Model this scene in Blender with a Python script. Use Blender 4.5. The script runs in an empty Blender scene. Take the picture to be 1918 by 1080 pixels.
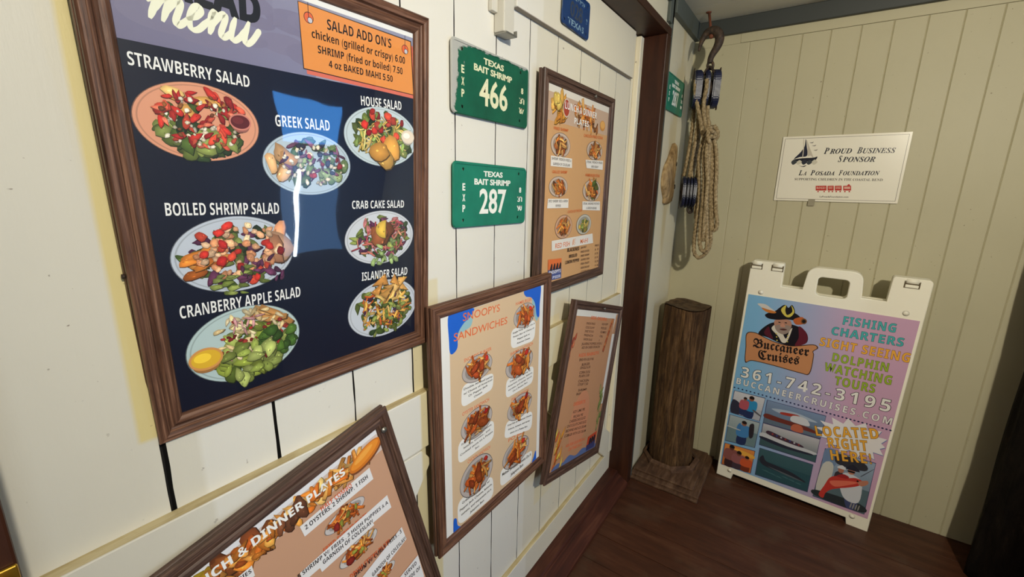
import bpy, bmesh, math, random
from mathutils import Vector, Matrix, Euler
from mathutils.geometry import tessellate_polygon

S = bpy.context.scene
COL = S.collection
# ------------------------------------------------------------------ camera
FOC = 809.885
CAM = Vector((0.0, -0.684, 1.424))
YAW, PIT, ROL = math.radians(34.307), math.radians(-13.141), math.radians(1.1438)
fw = Vector((math.cos(PIT)*math.cos(YAW), math.cos(PIT)*math.sin(YAW), math.sin(PIT)))
r0 = Vector((math.sin(YAW), -math.cos(YAW), 0)); u0 = r0.cross(fw)
rt = r0*math.cos(ROL)+u0*math.sin(ROL); up = u0*math.cos(ROL)-r0*math.sin(ROL)
cd = bpy.data.cameras.new('camera'); cd.sensor_width = 36; cd.lens = FOC/1918*36; cd.clip_start = 0.02
cam = bpy.data.objects.new('camera', cd); COL.objects.link(cam)
cam.matrix_world = Matrix(((rt.x, up.x, -fw.x, CAM.x), (rt.y, up.y, -fw.y, CAM.y), (rt.z, up.z, -fw.z, CAM.z), (0, 0, 0, 1)))
S.camera = cam
S.view_settings.view_transform = 'Standard'; S.view_settings.look = 'None'
S.view_settings.exposure = 0.0; S.view_settings.gamma = 1.0; S.view_settings.use_curve_mapping = False
S.cycles.use_denoising = True
S.cycles.max_bounces = 6
# ------------------------------------------------------------------ light
W = bpy.data.worlds.new('world'); S.world = W; W.use_nodes = True
W.node_tree.nodes['Background'].inputs[0].default_value = (0.62, 0.76, 1.0, 1)
W.node_tree.nodes['Background'].inputs[1].default_value = 0.07

def light(name, kind, loc, energy, col, size=0.1, size_y=None, rot=None):
    l = bpy.data.lights.new(name, kind); l.energy = energy; l.color = col
    if kind == 'AREA':
        l.size = size
        if size_y: l.shape = 'RECTANGLE'; l.size_y = size_y
    else:
        l.shadow_soft_size = size
    o = bpy.data.objects.new(name, l); COL.objects.link(o); o.location = loc
    if rot: o.rotation_euler = rot
    return o
# flood lamp under the porch ceiling behind the viewer, turned towards the corner
pb = light('porch_flood_lamp', 'SPOT', (-0.10, -1.56, 2.06), 148, (1.0, 0.93, 0.77), 0.035)
pb.data.spot_size = math.radians(150); pb.data.spot_blend = 1.0
pb.rotation_euler = (Vector((2.0, -0.40, 1.25))-Vector(pb.location)).to_track_quat('-Z', 'Y').to_euler()
# daylight falling through the open front of the porch straight onto the door
dl = light('porch_daylight', 'AREA', (-0.25, -2.50, 1.45), 5, (0.70, 0.85, 1.0), 0.9, 1.3, (math.radians(90), 0, 0))
dl.data.spread = math.radians(105)

# ------------------------------------------------------------------ helpers
def lin(c):
    return tuple((x/255/12.92 if x/255 <= 0.04045 else ((x/255+0.055)/1.055)**2.4) for x in c)

def tag(o, label=None, cat=None, group=None, kind=None):
    if label: o['label'] = label
    if cat: o['category'] = cat
    if group: o['group'] = group
    if kind: o['kind'] = kind
    return o

def empty(name, loc=(0, 0, 0), rot=None, mode=None):
    o = bpy.data.objects.new(name, None); COL.objects.link(o); o.location = loc
    if mode: o.rotation_mode = mode
    if rot: o.rotation_euler = rot
    o.empty_display_size = 0.05
    return o

def link(name, me, parent=None):
    o = bpy.data.objects.new(name, me); COL.objects.link(o)
    if parent: o.parent = parent
    return o

class MB:
    def __init__(s): s.bm = bmesh.new(); s.uv = s.bm.loops.layers.uv.new('UVMap')
    def face(s, pts, mi=0, uv=None, smooth=False):
        f = s.bm.faces.new([s.bm.verts.new(p) for p in pts]); f.material_index = mi; f.smooth = smooth
        if uv:
            for l, q in zip(f.loops, uv): l[s.uv].uv = q
        return f
    def box(s, a, b, mi=0, bev=0.0, M=None):
        t = bmesh.new(); bmesh.ops.create_cube(t, size=1)
        for v in t.verts: v.co = Vector([(a[i]+b[i])/2+v.co[i]*(b[i]-a[i]) for i in range(3)])
        if bev: bmesh.ops.bevel(t, geom=t.edges[:], offset=bev, segments=2, affect='EDGES', profile=0.5)
        s.absorb(t, mi, M)
    def absorb(s, t, mi=0, M=None, smooth=False):
        t.verts.ensure_lookup_table(); vs = [s.bm.verts.new(M @ v.co if M else v.co) for v in t.verts]
        t.verts.index_update()
        for f in t.faces:
            try:
                n = s.bm.faces.new([vs[v.index] for v in f.verts]); n.material_index = mi; n.smooth = smooth
            except ValueError: pass
        t.free()
    def cyl(s, p, q, r, n=16, mi=0, r2=None, smooth=True, bev=0):
        p = Vector(p); q = Vector(q); d = q-p; t = bmesh.new()
        bmesh.ops.create_cone(t, cap_ends=True, segments=n, radius1=r, radius2=r if r2 is None else r2, depth=d.length)
        if bev:
            es = [e for e in t.edges if any(len(f.verts) > 4 for f in e.link_faces)]
            bmesh.ops.bevel(t, geom=es, offset=bev, segments=2, affect='EDGES')
        M = Matrix.Translation((p+q)/2) @ d.to_track_quat('Z', 'Y').to_matrix().to_4x4()
        s.absorb(t, mi, M, smooth)
    def sphere(s, c, r, mi=0, sc=(1, 1, 1), n=16):
        t = bmesh.new(); bmesh.ops.create_uvsphere(t, u_segments=n, v_segments=n//2+2, radius=r)
        s.absorb(t, mi, Matrix.Translation(c) @ Matrix.Diagonal((*sc, 1)), True)
    def prism(s, pts, y0, y1, mi=0, ax='y', bev=0.0, M=None):
        """closed 2-D outline (x,z) pushed from y0 to y1"""
        t = bmesh.new(); a = [t.verts.new((p[0], y0, p[1])) for p in pts]
        f = t.faces.new(a); r = bmesh.ops.extrude_face_region(t, geom=[f])
        for v in r['geom']:
            if isinstance(v, bmesh.types.BMVert): v.co.y = y1
        bmesh.ops.recalc_face_normals(t, faces=t.faces[:])
        if bev: bmesh.ops.bevel(t, geom=t.edges[:], offset=bev, segments=2, affect='EDGES')
        s.absorb(t, mi, M)
    def tube(s, pts, r, n=10, mi=0, twist=0.0, lay=3, amp=0.0, radii=None):
        pts = [Vector(p) for p in pts]; rings = []; prev = None; L = 0
        for i, p in enumerate(pts):
            d = (pts[min(i+1, len(pts)-1)]-pts[max(i-1, 0)]).normalized()
            if prev is None:
                a = d.orthogonal().normalized()
            else:
                a = (prev-d*prev.dot(d)).normalized()
            prev = a; b = d.cross(a)
            if i: L += (p-pts[i-1]).length
            rr = radii[i] if radii else r
            ring = []
            for k in range(n):
                th = 2*math.pi*k/n
                q = rr*(1+amp*math.cos(lay*th-twist*L))
                ring.append(s.bm.verts.new(p+(a*math.cos(th)+b*math.sin(th))*q))
            rings.append(ring)
        for i in range(len(rings)-1):
            for k in range(n):
                f = s.bm.faces.new((rings[i][k], rings[i][(k+1) % n], rings[i+1][(k+1) % n], rings[i+1][k])); f.material_index = mi; f.smooth = True
        for ring, fl in ((rings[0], True), (rings[-1], False)):
            f = s.bm.faces.new(ring[::-1] if fl else ring); f.material_index = mi
    def build(s, name, mats, parent=None):
        bmesh.ops.recalc_face_normals(s.bm, faces=s.bm.faces[:])
        me = bpy.data.meshes.new(name); s.bm.to_mesh(me); s.bm.free()
        for m in (mats if isinstance(mats, (list, tuple)) else [mats]): me.materials.append(m)
        return link(name, me, parent)

def smooth_path(pts, n=8, closed=False):
    P = [Vector(p) for p in pts]; out = []; N = len(P)
    for i in range(N if closed else N-1):
        if closed: a, b, c, d = P[i-1], P[i], P[(i+1) % N], P[(i+2) % N]
        else: a, b, c, d = P[max(i-1, 0)], P[i], P[i+1], P[min(i+2, N-1)]
        for k in range(n):
            t = k/n
            out.append(0.5*((2*b)+(c-a)*t+(2*a-5*b+4*c-d)*t*t+(3*b-a-3*c+d)*t**3))
    if not closed: out.append(P[-1])
    return out

# ------------------------------------------------------------------ materials
class NT:
    def __init__(s, name, rough=0.6, metal=0.0, coat=0.0, spec=None):
        s.m = bpy.data.materials.new(name); s.m.use_nodes = True; s.n = s.m.node_tree.nodes; s.l = s.m.node_tree.links
        s.b = s.n['Principled BSDF']; s.b.inputs['Roughness'].default_value = rough; s.b.inputs['Metallic'].default_value = metal
        s.b.inputs['Coat Weight'].default_value = coat
        if spec is not None: s.b.inputs['Specular IOR Level'].default_value = spec
    def add(s, t, **k):
        n = s.n.new('ShaderNode'+t)
        for a, v in k.items(): setattr(n, a, v)
        return n
    def col(s, c):
        s.b.inputs['Base Color'].default_value = (*lin(c), 1); return s
    def coord(s, out='Object', scale=(1, 1, 1), loc=(0, 0, 0)):
        c = s.add('TexCoord'); m = s.add('Mapping'); m.inputs['Scale'].default_value = scale; m.inputs['Location'].default_value = loc
        s.l.new(c.outputs[out], m.inputs[0]); return m.outputs[0]
    def noise(s, vec, scale, detail=4, rough=0.55, dist=0.0):
        n = s.add('TexNoise'); n.inputs['Scale'].default_value = scale; n.inputs['Detail'].default_value = detail
        n.inputs['Roughness'].default_value = rough; n.inputs['Distortion'].default_value = dist
        s.l.new(vec, n.inputs['Vector']); return n.outputs['Fac']
    def ramp(s, fac, stops):
        r = s.add('ValToRGB'); e = r.color_ramp.elements
        while len(e) < len(stops): e.new(0.5)
        for x, (p, c) in zip(e, stops):
            x.position = p; x.color = (*lin(c), 1) if len(c) == 3 else c
        s.l.new(fac, r.inputs[0]); return r.outputs[0]
    def fac(s, fac, a, b):
        m = s.add('MapRange'); m.inputs[1].default_value = a; m.inputs[2].default_value = b
        s.l.new(fac, m.inputs[0]); return m.outputs[0]
    def math(s, op, a, b=None):
        m = s.add('Math', operation=op)
        for i, v in enumerate((a, b)):
            if v is None: continue
            if isinstance(v, (int, float)): m.inputs[i].default_value = v
            else: s.l.new(v, m.inputs[i])
        return m.outputs[0]
    def mix(s, fac, a, b, mode='MIX'):
        m = s.add('Mix', data_type='RGBA', blend_type=mode)
        for k, v in ((0, fac), (6, a), (7, b)):
            if isinstance(v, (int, float)): m.inputs[k].default_value = v
            elif isinstance(v, tuple): m.inputs[k].default_value = (*lin(v), 1)
            else: s.l.new(v, m.inputs[k])
        return m.outputs[2]
    def base(s, sock): s.l.new(sock, s.b.inputs['Base Color']); return s
    def bump(s, h, strength=0.3, dist=0.002):
        b = s.add('Bump'); b.inputs['Strength'].default_value = strength; b.inputs['Distance'].default_value = dist
        s.l.new(h, b.inputs['Height']); s.l.new(b.outputs[0], s.b.inputs['Normal']); return s
    def band(s, sock, a, b, soft=0.002):
        """1 inside a..b of a scalar socket"""
        x = s.fac(sock, a-soft, a+soft); y = s.fac(sock, b+soft, b-soft)
        return s.math('MULTIPLY', x, y)

def wood_mat(name, dark, mid, light, along=4, across=90, rough=0.5, bump=0.35, axis=None, spec=0.3):
    t = NT(name, rough, spec=spec)
    v = t.coord('UV', (along, across, 1)) if axis is None else t.coord('Object', tuple(along if i == axis else across for i in range(3)))
    n1 = t.noise(v, 1.0, 8, 0.65, 0.4)
    v2 = t.coord('UV', (along*2.2, across*0.35, 1), (3, 7, 0)) if axis is None else t.coord('Object', tuple(along*2.2 if i == axis else across*0.35 for i in range(3)), (3, 7, 1))
    n2 = t.noise(v2, 1.0, 5, 0.6, 0.8)
    c = t.ramp(n1, [(0.28, dark), (0.5, mid), (0.72, light)])
    c = t.mix(t.fac(n2, 0.42, 0.72), c, dark, 'MIX') if False else t.mix(t.math('MULTIPLY', t.fac(n2, 0.5, 0.75), 0.6), c, dark)
    t.base(c); t.bump(n1, bump, 0.0012)
    return t.m

M_frame = wood_mat('frame_wood', (44, 27, 20), (98, 66, 50), (148, 110, 88), 6, 260, 0.42, 0.7)
M_frame_dark = wood_mat('dark_frame_wood', (38, 26, 21), (84, 61, 51), (122, 94, 80), 6, 260, 0.42, 0.7)
M_trimdark = wood_mat('red_brown_paint', (44, 23, 14), (56, 29, 17), (72, 40, 24), 3, 25, 0.45, 0.15, 2)
M_sill = wood_mat('worn_brown_paint', (48, 24, 15), (72, 36, 24), (104, 62, 44), 3, 40, 0.5, 0.3, 0)

def paint(name, base, alt, rough=0.5, spots=True, marks=None, vary=0.5, grain=0.15):
    t = NT(name, rough, spec=0.35); v = t.coord('Object')
    c = t.mix(t.math('MULTIPLY', t.fac(t.noise(v, 2.3, 4), 0.35, 0.75), vary), base, alt)
    if marks: c = marks(t, v, c)
    if spots:
        d = t.fac(t.noise(v, 55, 3, 0.7), 0.68, 0.72)
        g = t.fac(t.noise(t.coord('Object', (1, 1, 1), (5, 2, 9)), 3, 3), 0.42, 0.6)
        c = t.mix(t.math('MULTIPLY', t.math('MULTIPLY', d, g), 0.8), c, (96, 74, 52))
    t.base(c)
    t.bump(t.noise(t.coord('Object', (14, 14, 2.2)), 4, 6, 0.65), grain, 0.004)
    return t.m

def door_marks_and_daylight(t, v, c):
    s = t.add('SeparateXYZ'); t.l.new(v, s.inputs[0]); X, Z = s.outputs[0], s.outputs[2]
    white = t.math('MULTIPLY', t.band(X, 0.208, 1.10, 0.004), 0.55)  # daylight falling on the door, painted in as a whiter band
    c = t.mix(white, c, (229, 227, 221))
    yel = (214, 197, 140)
    for (x0, x1, z0, z1, k) in ((0.143, 0.30, 1.087, 3.0, 1.0), (0.618, 0.70, 0.0, 1.085, 0.7), (1.17, 1.3, 0.3, 1.0, 0.55), (0.655, 0.70, 1.1, 1.22, 0.5), (1.86, 1.9, 0.0, 2.0, 0.4)):
        m = t.math('MULTIPLY', t.math('MULTIPLY', t.band(X, x0, x1, 0.003), t.band(Z, z0, z1, 0.003)), k)
        c = t.mix(m, c, yel)
    r = t.math('MULTIPLY', t.fac(X, 1.0, 1.35), 0.6)  # warm tone past the daylight's soft right edge, painted in
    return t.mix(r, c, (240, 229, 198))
M_door = paint('door_white_paint', (214, 209, 195), (203, 197, 182), 0.45, True, door_marks_and_daylight)
M_rail_edge = wood_mat('bare_yellowed_wood', (150, 128, 88), (192, 176, 134), (214, 202, 168), 5, 60, 0.6, 0.3, 0)
M_cream = paint('cream_wall_paint', (212, 204, 178), (200, 190, 160), 0.5)
M_backwall = paint('beige_board_paint', (188, 181, 151), (176, 169, 138), 0.5)
M_grey = paint('grey_green_trim_paint', (84, 90, 84), (66, 72, 68), 0.5, True)
M_ceil = paint('ceiling_paint', (226, 220, 200), (214, 207, 188), 0.6, False)
M_black = NT('black_gap', 0.9).col((14, 11, 9)).m
M_floor = None
t = NT('brown_floor_paint', 0.42, spec=0.3); v = t.coord('Object', (9, 1.2, 1))
c = t.ramp(t.noise(v, 3, 7, 0.65), [(0.3, (58, 34, 23)), (0.55, (78, 46, 31)), (0.8, (98, 66, 47))])
c = t.mix(t.math('MULTIPLY', t.fac(t.noise(t.coord('Object'), 5, 5), 0.55, 0.75), 0.4), c, (98, 84, 66))
t.base(c); t.bump(t.noise(v, 9, 5), 0.25, 0.002); M_floor = t.m

def flat(name, c, rough=0.5, metal=0.0, coat=0.0, spec=None): return NT(name, rough, metal, coat, spec).col(c).m
M_steel = flat('galvanised_steel', (150, 148, 140), 0.4, 0.8)
M_brass = flat('brass', (196, 152, 52), 0.35, 0.9)
M_white_metal = paint('white_painted_metal', (205, 201, 190), (190, 184, 168), 0.45, True, None, 0.5, 0.02)
M_plastic = paint('ivory_plastic', (244, 239, 220), (238, 232, 210), 0.45, False, None, 0.4, 0.02)
t = NT('rusty_iron', 0.65, 0.35); v = t.coord('Object')
t.base(t.ramp(t.noise(v, 60, 5), [(0.3, (40, 32, 27)), (0.55, (72, 58, 47)), (0.75, (104, 76, 54))])); t.bump(t.noise(v, 150, 4), 0.5, 0.002); M_iron = t.m
t = NT('navy_paint_on_wood', 0.4); v = t.coord('Object')
t.base(t.ramp(t.noise(v, 30, 5), [(0.3, (16, 20, 40)), (0.6, (25, 32, 64)), (0.85, (50, 52, 70))])); t.bump(t.noise(v, 70, 3), 0.3, 0.002); M_navy = t.m
t = NT('hemp_rope', 0.9, spec=0.1); v = t.coord('Object')
t.base(t.ramp(t.noise(v, 120, 4), [(0.3, (104, 88, 62)), (0.55, (158, 138, 104)), (0.75, (190, 172, 138))])); M_rope = t.m
t = NT('weathered_log', 0.8, spec=0.2); v = t.coord('Object', (40, 40, 4.0)); n = t.noise(v, 1.6, 10, 0.75, 0.8)
c = t.ramp(n, [(0.32, (30, 20, 13)), (0.5, (92, 66, 41)), (0.68, (146, 112, 74))])
c = t.mix(t.math('MULTIPLY', t.fac(t.noise(t.coord('Object', (6, 6, 1.2)), 2, 4), 0.45, 0.7), 0.7), c, (52, 34, 21))
t.base(c); t.bump(n, 1.0, 0.010); M_log = t.m
t = NT('log_end_grain', 0.8, spec=0.2); v = t.coord('Object'); n = t.noise(v, 30, 6)
t.base(t.ramp(n, [(0.3, (52, 38, 28)), (0.7, (104, 84, 62))])); t.bump(n, 0.6, 0.004); M_logend = t.m
M_plinth = wood_mat('dusty_brown_moulding', (58, 40, 28), (92, 66, 48), (124, 98, 76), 8, 40, 0.6, 0.3, 0)
t = NT('driftwood', 0.75, spec=0.2); v = t.coord('Object', (30, 30, 9)); n = t.noise(v, 1.5, 7, 0.65)
t.base(t.ramp(n, [(0.3, (92, 68, 42)), (0.55, (168, 140, 98)), (0.75, (200, 176, 134))])); t.bump(n, 0.8, 0.006); M_drift = t.m
t = NT('dark_tarred_piling', 0.85, spec=0.15); v = t.coord('Object', (20, 20, 6)); n = t.noise(v, 1.4, 8, 0.7)
t.base(t.ramp(n, [(0.35, (16, 13, 11)), (0.6, (34, 28, 23)), (0.8, (64, 54, 44))])); t.bump(n, 1.0, 0.012); M_pile = t.m

def plate_mat(name, base, dark, worn, lo=0.66):
    t = NT(name, 0.45, 0.1); v = t.coord('Object')
    c = t.mix(t.fac(t.noise(v, 14, 4), 0.35, 0.7), base, dark)
    at = t.add('Attribute', attribute_name='Wear'); 
    w = t.math('ADD', t.math('MULTIPLY', t.noise(v, 26, 6, 0.7), 0.55), at.outputs['Fac'])
    c = t.mix(t.fac(w, lo, lo+0.05), c, worn)
    t.base(c); t.bump(t.noise(v, 40, 4), 0.15, 0.002); return t.m
M_green1 = plate_mat('chipped_dark_green_enamel', (14, 98, 72), (10, 82, 60), (178, 178, 172))
M_green2 = plate_mat('chipped_green_enamel', (26, 130, 104), (20, 114, 92), (172, 172, 166), 0.72)
M_blue = plate_mat('scratched_blue_enamel', (28, 64, 116), (20, 52, 100), (112, 118, 118), 0.62)
def worn_letters(name, c, under, k):
    t = NT(name, 0.5); v = t.coord('Object')
    t.base(t.mix(t.fac(t.noise(v, 90, 5, 0.7), k, k+0.06), c, under)); return t.m
M_let1 = worn_letters('cream_worn_lettering', (226, 224, 186), (24, 100, 76), 0.66)
M_let2 = worn_letters('white_worn_lettering', (238, 238, 230), (60, 90, 70), 0.68)
M_letb = worn_letters('faded_pale_blue_lettering', (128, 158, 176), (40, 72, 116), 0.5)
M_letd = worn_letters('faded_dark_lettering', (58, 66, 78), (34, 70, 116), 0.55)

t = NT('printed_paper', 0.42, spec=0.4); a = t.add('Attribute', attribute_name='Col'); t.base(a.outputs['Color'])
t.bump(t.noise(t.coord('Object', (1, 1, 0.4)), 7, 3), 0.25, 0.004); M_print = t.m
t = NT('printed_sign_vinyl', 0.4, spec=0.35); a = t.add('Attribute', attribute_name='Col'); t.base(a.outputs['Color']); M_vinyl = t.m
# clear acrylic sheet: transparent with a Fresnel gloss and slow waves
m = bpy.data.materials.new('clear_acrylic'); m.use_nodes = True; nt = m.node_tree; nt.nodes.clear()
o_ = nt.nodes.new('ShaderNodeOutputMaterial'); mx = nt.nodes.new('ShaderNodeMixShader'); tr = nt.nodes.new('ShaderNodeBsdfTransparent'); gl = nt.nodes.new('ShaderNodeBsdfGlossy')
fr = nt.nodes.new('ShaderNodeFresnel'); fr.inputs[0].default_value = 1.62; gl.inputs['Roughness'].default_value = 0.025
tc = nt.nodes.new('ShaderNodeTexCoord'); nz = nt.nodes.new('ShaderNodeTexNoise'); nz.inputs['Scale'].default_value = 5.0; nz.inputs['Detail'].default_value = 1.5
bp = nt.nodes.new('ShaderNodeBump'); bp.inputs['Strength'].default_value = 0.5; bp.inputs['Distance'].default_value = 0.006
nt.links.new(tc.outputs['Object'], nz.inputs['Vector']); nt.links.new(nz.outputs['Fac'], bp.inputs['Height'])
nt.links.new(bp.outputs[0], gl.inputs['Normal'])
ge = nt.nodes.new('ShaderNodeNewGeometry'); ma = nt.nodes.new('ShaderNodeMath'); ma.operation = 'MULTIPLY_ADD'; ma.inputs[1].default_value = -1.0; ma.inputs[2].default_value = 1.0; nt.links.new(ge.outputs['Backfacing'], ma.inputs[0])
mb_ = nt.nodes.new('ShaderNodeMath'); mb_.operation = 'MULTIPLY'; nt.links.new(fr.outputs[0], mb_.inputs[0]); nt.links.new(ma.outputs[0], mb_.inputs[1]); nt.links.new(mb_.outputs[0], mx.inputs[0]); nt.links.new(tr.outputs[0], mx.inputs[1]); nt.links.new(gl.outputs[0], mx.inputs[2]); nt.links.new(mx.outputs[0], o_.inputs[0])
M_acrylic = m
def emit(name, c, k):
    t = NT(name, 0.5); t.col((10, 10, 12)); t.b.inputs['Emission Color'].default_value = (*c, 1); t.b.inputs['Emission Strength'].default_value = k; return t.m

# ------------------------------------------------------------------ the setting
def struct(o): o['kind'] = 'structure'; return o
XB, YW, ZC = 2.364, -0.10, 2.188
# floor planks run along Y
mb = MB(); x = -1.62; rnd = random.Random(3)
while x < 2.40:
    w = 0.142
    mb.box((x+0.0012, -2.75, -0.03), (min(x+w, 2.42)-0.0012, 0.06, rnd.uniform(-0.0012, 0.0)), 0, 0.0015)
    x += w
mb.box((-1.6, -2.75, -0.06), (2.42, 0.06, -0.02), 1)
struct(mb.build('floor', [M_floor, M_black]))
# ceiling
mb = MB()
for i in range(14): mb.box((-1.62+i*0.29+0.001, -2.75, ZC), (-1.62+(i+1)*0.29-0.001, 0.06, ZC+0.02), 0, 0.001)
struct(mb.build('ceiling', M_ceil))
# left wall: strip between door casing and corner, and the piece over the door
mb = MB(); mb.box((1.93, YW, 0), (XB+0.06, 0.06, ZC)); mb.box((-1.62, YW, 2.052), (1.93, 0.06, ZC)); mb.box((-1.62, YW, 0), (-0.09, 0.06, 2.052))
struct(mb.build('wall_left', M_cream))
# back wall: smooth corner board then tongue-and-groove boards
mb = MB()
ys = [-0.02, -0.348]+[-0.468-0.1215*0.0-0.1205*0 for _ in range(0)]
gy = [-0.338-0.0995*i for i in range(0, 24)]
prof = [(-0.10, XB)]
for i, y in enumerate(gy):
    d = 0.0035 if i else 0.002
    prof += [(y+0.003, XB), (y, XB+d), (y-0.003, XB)]
prof.append((-2.75, XB))
for (y0, x0), (y1, x1) in zip(prof, prof[1:]):
    mb.face([(x0, y0, 0), (x0, y0, 2.081), (x1, y1, 2.081), (x1, y1, 0)])
mb.box((XB+0.004, -2.75, 0), (XB+0.06, -0.05, ZC))
mb.box((XB-0.0025, -2.75, 2.0825), (XB+0.01, -0.30, ZC), 0, 0.001)
mb.box((XB-0.0005, -0.30, 2.0815), (XB+0.01, -0.10, ZC), 0)
struct(mb.build('wall_back', M_backwall))
# front side of the porch with a bright window
mb = MB(); wx0, wx1, wz0, wz1 = 1.52, 2.06, 0.55, 1.74
mb.box((-0.4, -2.68, 0), (wx0, -2.60, ZC)); mb.box((wx1, -2.68, 0), (2.42, -2.60, ZC)); mb.box((wx0, -2.68, 0), (wx1, -2.60, wz0)); mb.box((wx0, -2.68, wz1), (wx1, -2.60, ZC))
struct(mb.build('wall_front', flat('dark_bar_wall', (46, 42, 40), 0.6)))
win = empty('window_1', ((wx0+wx1)/2, -2.62, wz0)); struct(win)
mb = MB()
for a, b in (((wx0, wz0), (wx0+0.03, wz1)), ((wx1-0.03, wz0), (wx1, wz1)), ((wx0, wz0), (wx1, wz0+0.03)), ((wx0, wz1-0.03), (wx1, wz1)), ((wx0, 1.33), (wx1, 1.39))):
    mb.box((a[0]-win.location.x, -0.03, a[1]-wz0), (b[0]-win.location.x, 0.03, b[1]-wz0), 0, 0.002)
mb.build('window_frame', flat('window_frame_paint', (70, 72, 78), 0.5), win)
mb = MB(); mb.box((wx0+0.03-win.location.x, -0.01, 1.39-wz0), (wx1-0.03-win.location.x, 0.0, wz1-0.03-wz0)); mb.build('window_pane', emit('upper_daylit_pane', (0.07, 0.36, 1.0), 10.0), win)
mb = MB(); mb.box((wx0+0.03-win.location.x, -0.01, 0.03), (wx1-0.03-win.location.x, 0.0, 1.33-wz0)); mb.build('window_pane', emit('lower_daylit_pane', (0.16, 0.42, 0.9), 3.0), win)
led = empty('light_strip', (1.655, -2.575, 0.58)); tag(led, 'bright white light strip upright on the far window frame, seen mirrored in the salad menu', 'lamp')
mb = MB(); mb.box((-0.013, 0, 0), (0.013, 0.012, 0.62), 0, 0.003); mb.build('diffuser', emit('white_led', (0.75, 0.88, 1.0), 90.0), led)
mb = MB(); mb.box((-0.012, -0.02, -0.01), (0.012, 0.0, 0.63), 0, 0.003); mb.build('mounting_channel', M_steel, led)

# ---- plank door in its brown casing
door = empty('door_1', (0.94, 0.0, 0.06)); struct(door); D = Vector(door.location)
gaps = [0.018, 0.166, 0.315, 0.466, 0.617, 0.765, 0.915, 1.064, 1.217, 1.370, 1.52, 1.67, 1.82, 1.89]
gw = [0, 0.006, 0.0048, 0.002, 0.0025, 0.0022, 0.0018, 0.0016, 0.0016, 0.0014, 0.001, 0.001, 0.001, 0]
rnd = random.Random(11); mb = MB()
for i in range(len(gaps)-1):
    x0 = gaps[i]+gw[i]/2; x1 = gaps[i+1]-gw[i+1]/2; t = bmesh.new(); N = 60
    # slightly ragged plank edges
    za, zb = 0.045, 2.03; L = []; Rr = []
    for k in range(N+1):
        z = za+(zb-za)*k/N
        L.append((x0+(rnd.uniform(0, 0.0012) if gw[i] else 0), z)); Rr.append((x1-(rnd.uniform(0, 0.0012) if gw[i+1] else 0), z))
    for k in range(N):
        for (y0, y1, pts) in ((0, 0, (L[k], Rr[k], Rr[k+1], L[k+1])),):
            mb.face([(p[0]-D.x, 0-D.y, p[1]-D.z) for p in pts])
        mb.face([(L[k][0]-D.x, 0, L[k][1]-D.z), (L[k+1][0]-D.x, 0, L[k+1][1]-D.z), (L[k+1][0]-D.x, 0.02, L[k+1][1]-D.z), (L[k][0]-D.x, 0.02, L[k][1]-D.z)], 1)
        mb.face([(Rr[k][0]-D.x, 0, Rr[k][1]-D.z), (Rr[k][0]-D.x, 0.02, Rr[k][1]-D.z), (Rr[k+1][0]-D.x, 0.02, Rr[k+1][1]-D.z), (Rr[k+1][0]-D.x, 0, Rr[k+1][1]-D.z)], 1)
    t.free()
mb.box((-0.925, 0.02, -0.02), (0.96, 0.04, 1.98), 1)
M_door_w = M_door
def bakeco(o):  # door paint marks and painted daylight are laid out in the place's own metres
    return o
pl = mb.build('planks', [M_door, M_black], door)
# make Object coordinates of the door equal to world: shift mesh instead of object
def world_mesh(o, off):
    o.data.transform(Matrix.Translation(off)); o.location = -Vector(off)
world_mesh(pl, D)
def door_part(name, mb, mats):
    o = mb.build(name, mats, door); o.location = -D; return o
mb = MB()
def rail(mb, x0, x1, z0, z1, th):
    mb.box((x0, -th, z0), (x1, 0.0, z1), 0, 0.0025)
    mb.face([(x0+0.002, -th+0.0008, z1+0.0004), (x1-0.002, -th+0.0008, z1+0.0004), (x1-0.002, 0, z1+0.0004), (x0+0.002, 0, z1+0.0004)], 1)
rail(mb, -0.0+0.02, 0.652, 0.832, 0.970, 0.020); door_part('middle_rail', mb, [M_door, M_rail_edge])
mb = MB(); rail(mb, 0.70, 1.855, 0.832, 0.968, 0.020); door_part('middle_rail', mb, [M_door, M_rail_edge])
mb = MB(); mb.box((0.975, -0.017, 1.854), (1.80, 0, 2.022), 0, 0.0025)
mb.box((0.978, -0.0165, 1.8535), (1.797, -0.0005, 1.8555), 1)  # grey strip: shade under the rail put into the colour
door_part('top_rail', mb, [M_door, flat('shaded_grey_underside', (150, 140, 128), 0.7)])
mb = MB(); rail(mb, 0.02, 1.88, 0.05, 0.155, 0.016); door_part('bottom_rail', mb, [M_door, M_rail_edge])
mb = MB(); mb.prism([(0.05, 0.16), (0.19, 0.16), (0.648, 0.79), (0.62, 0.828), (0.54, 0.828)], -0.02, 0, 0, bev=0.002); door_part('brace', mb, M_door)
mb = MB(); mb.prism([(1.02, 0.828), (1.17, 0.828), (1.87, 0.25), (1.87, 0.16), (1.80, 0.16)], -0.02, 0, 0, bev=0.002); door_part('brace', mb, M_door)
mb = MB(); mb.box((1.848, -0.022, 0.155), (1.882, 0, 2.02), 0, 0.003); door_part('stop_strip', mb, M_door)
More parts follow.
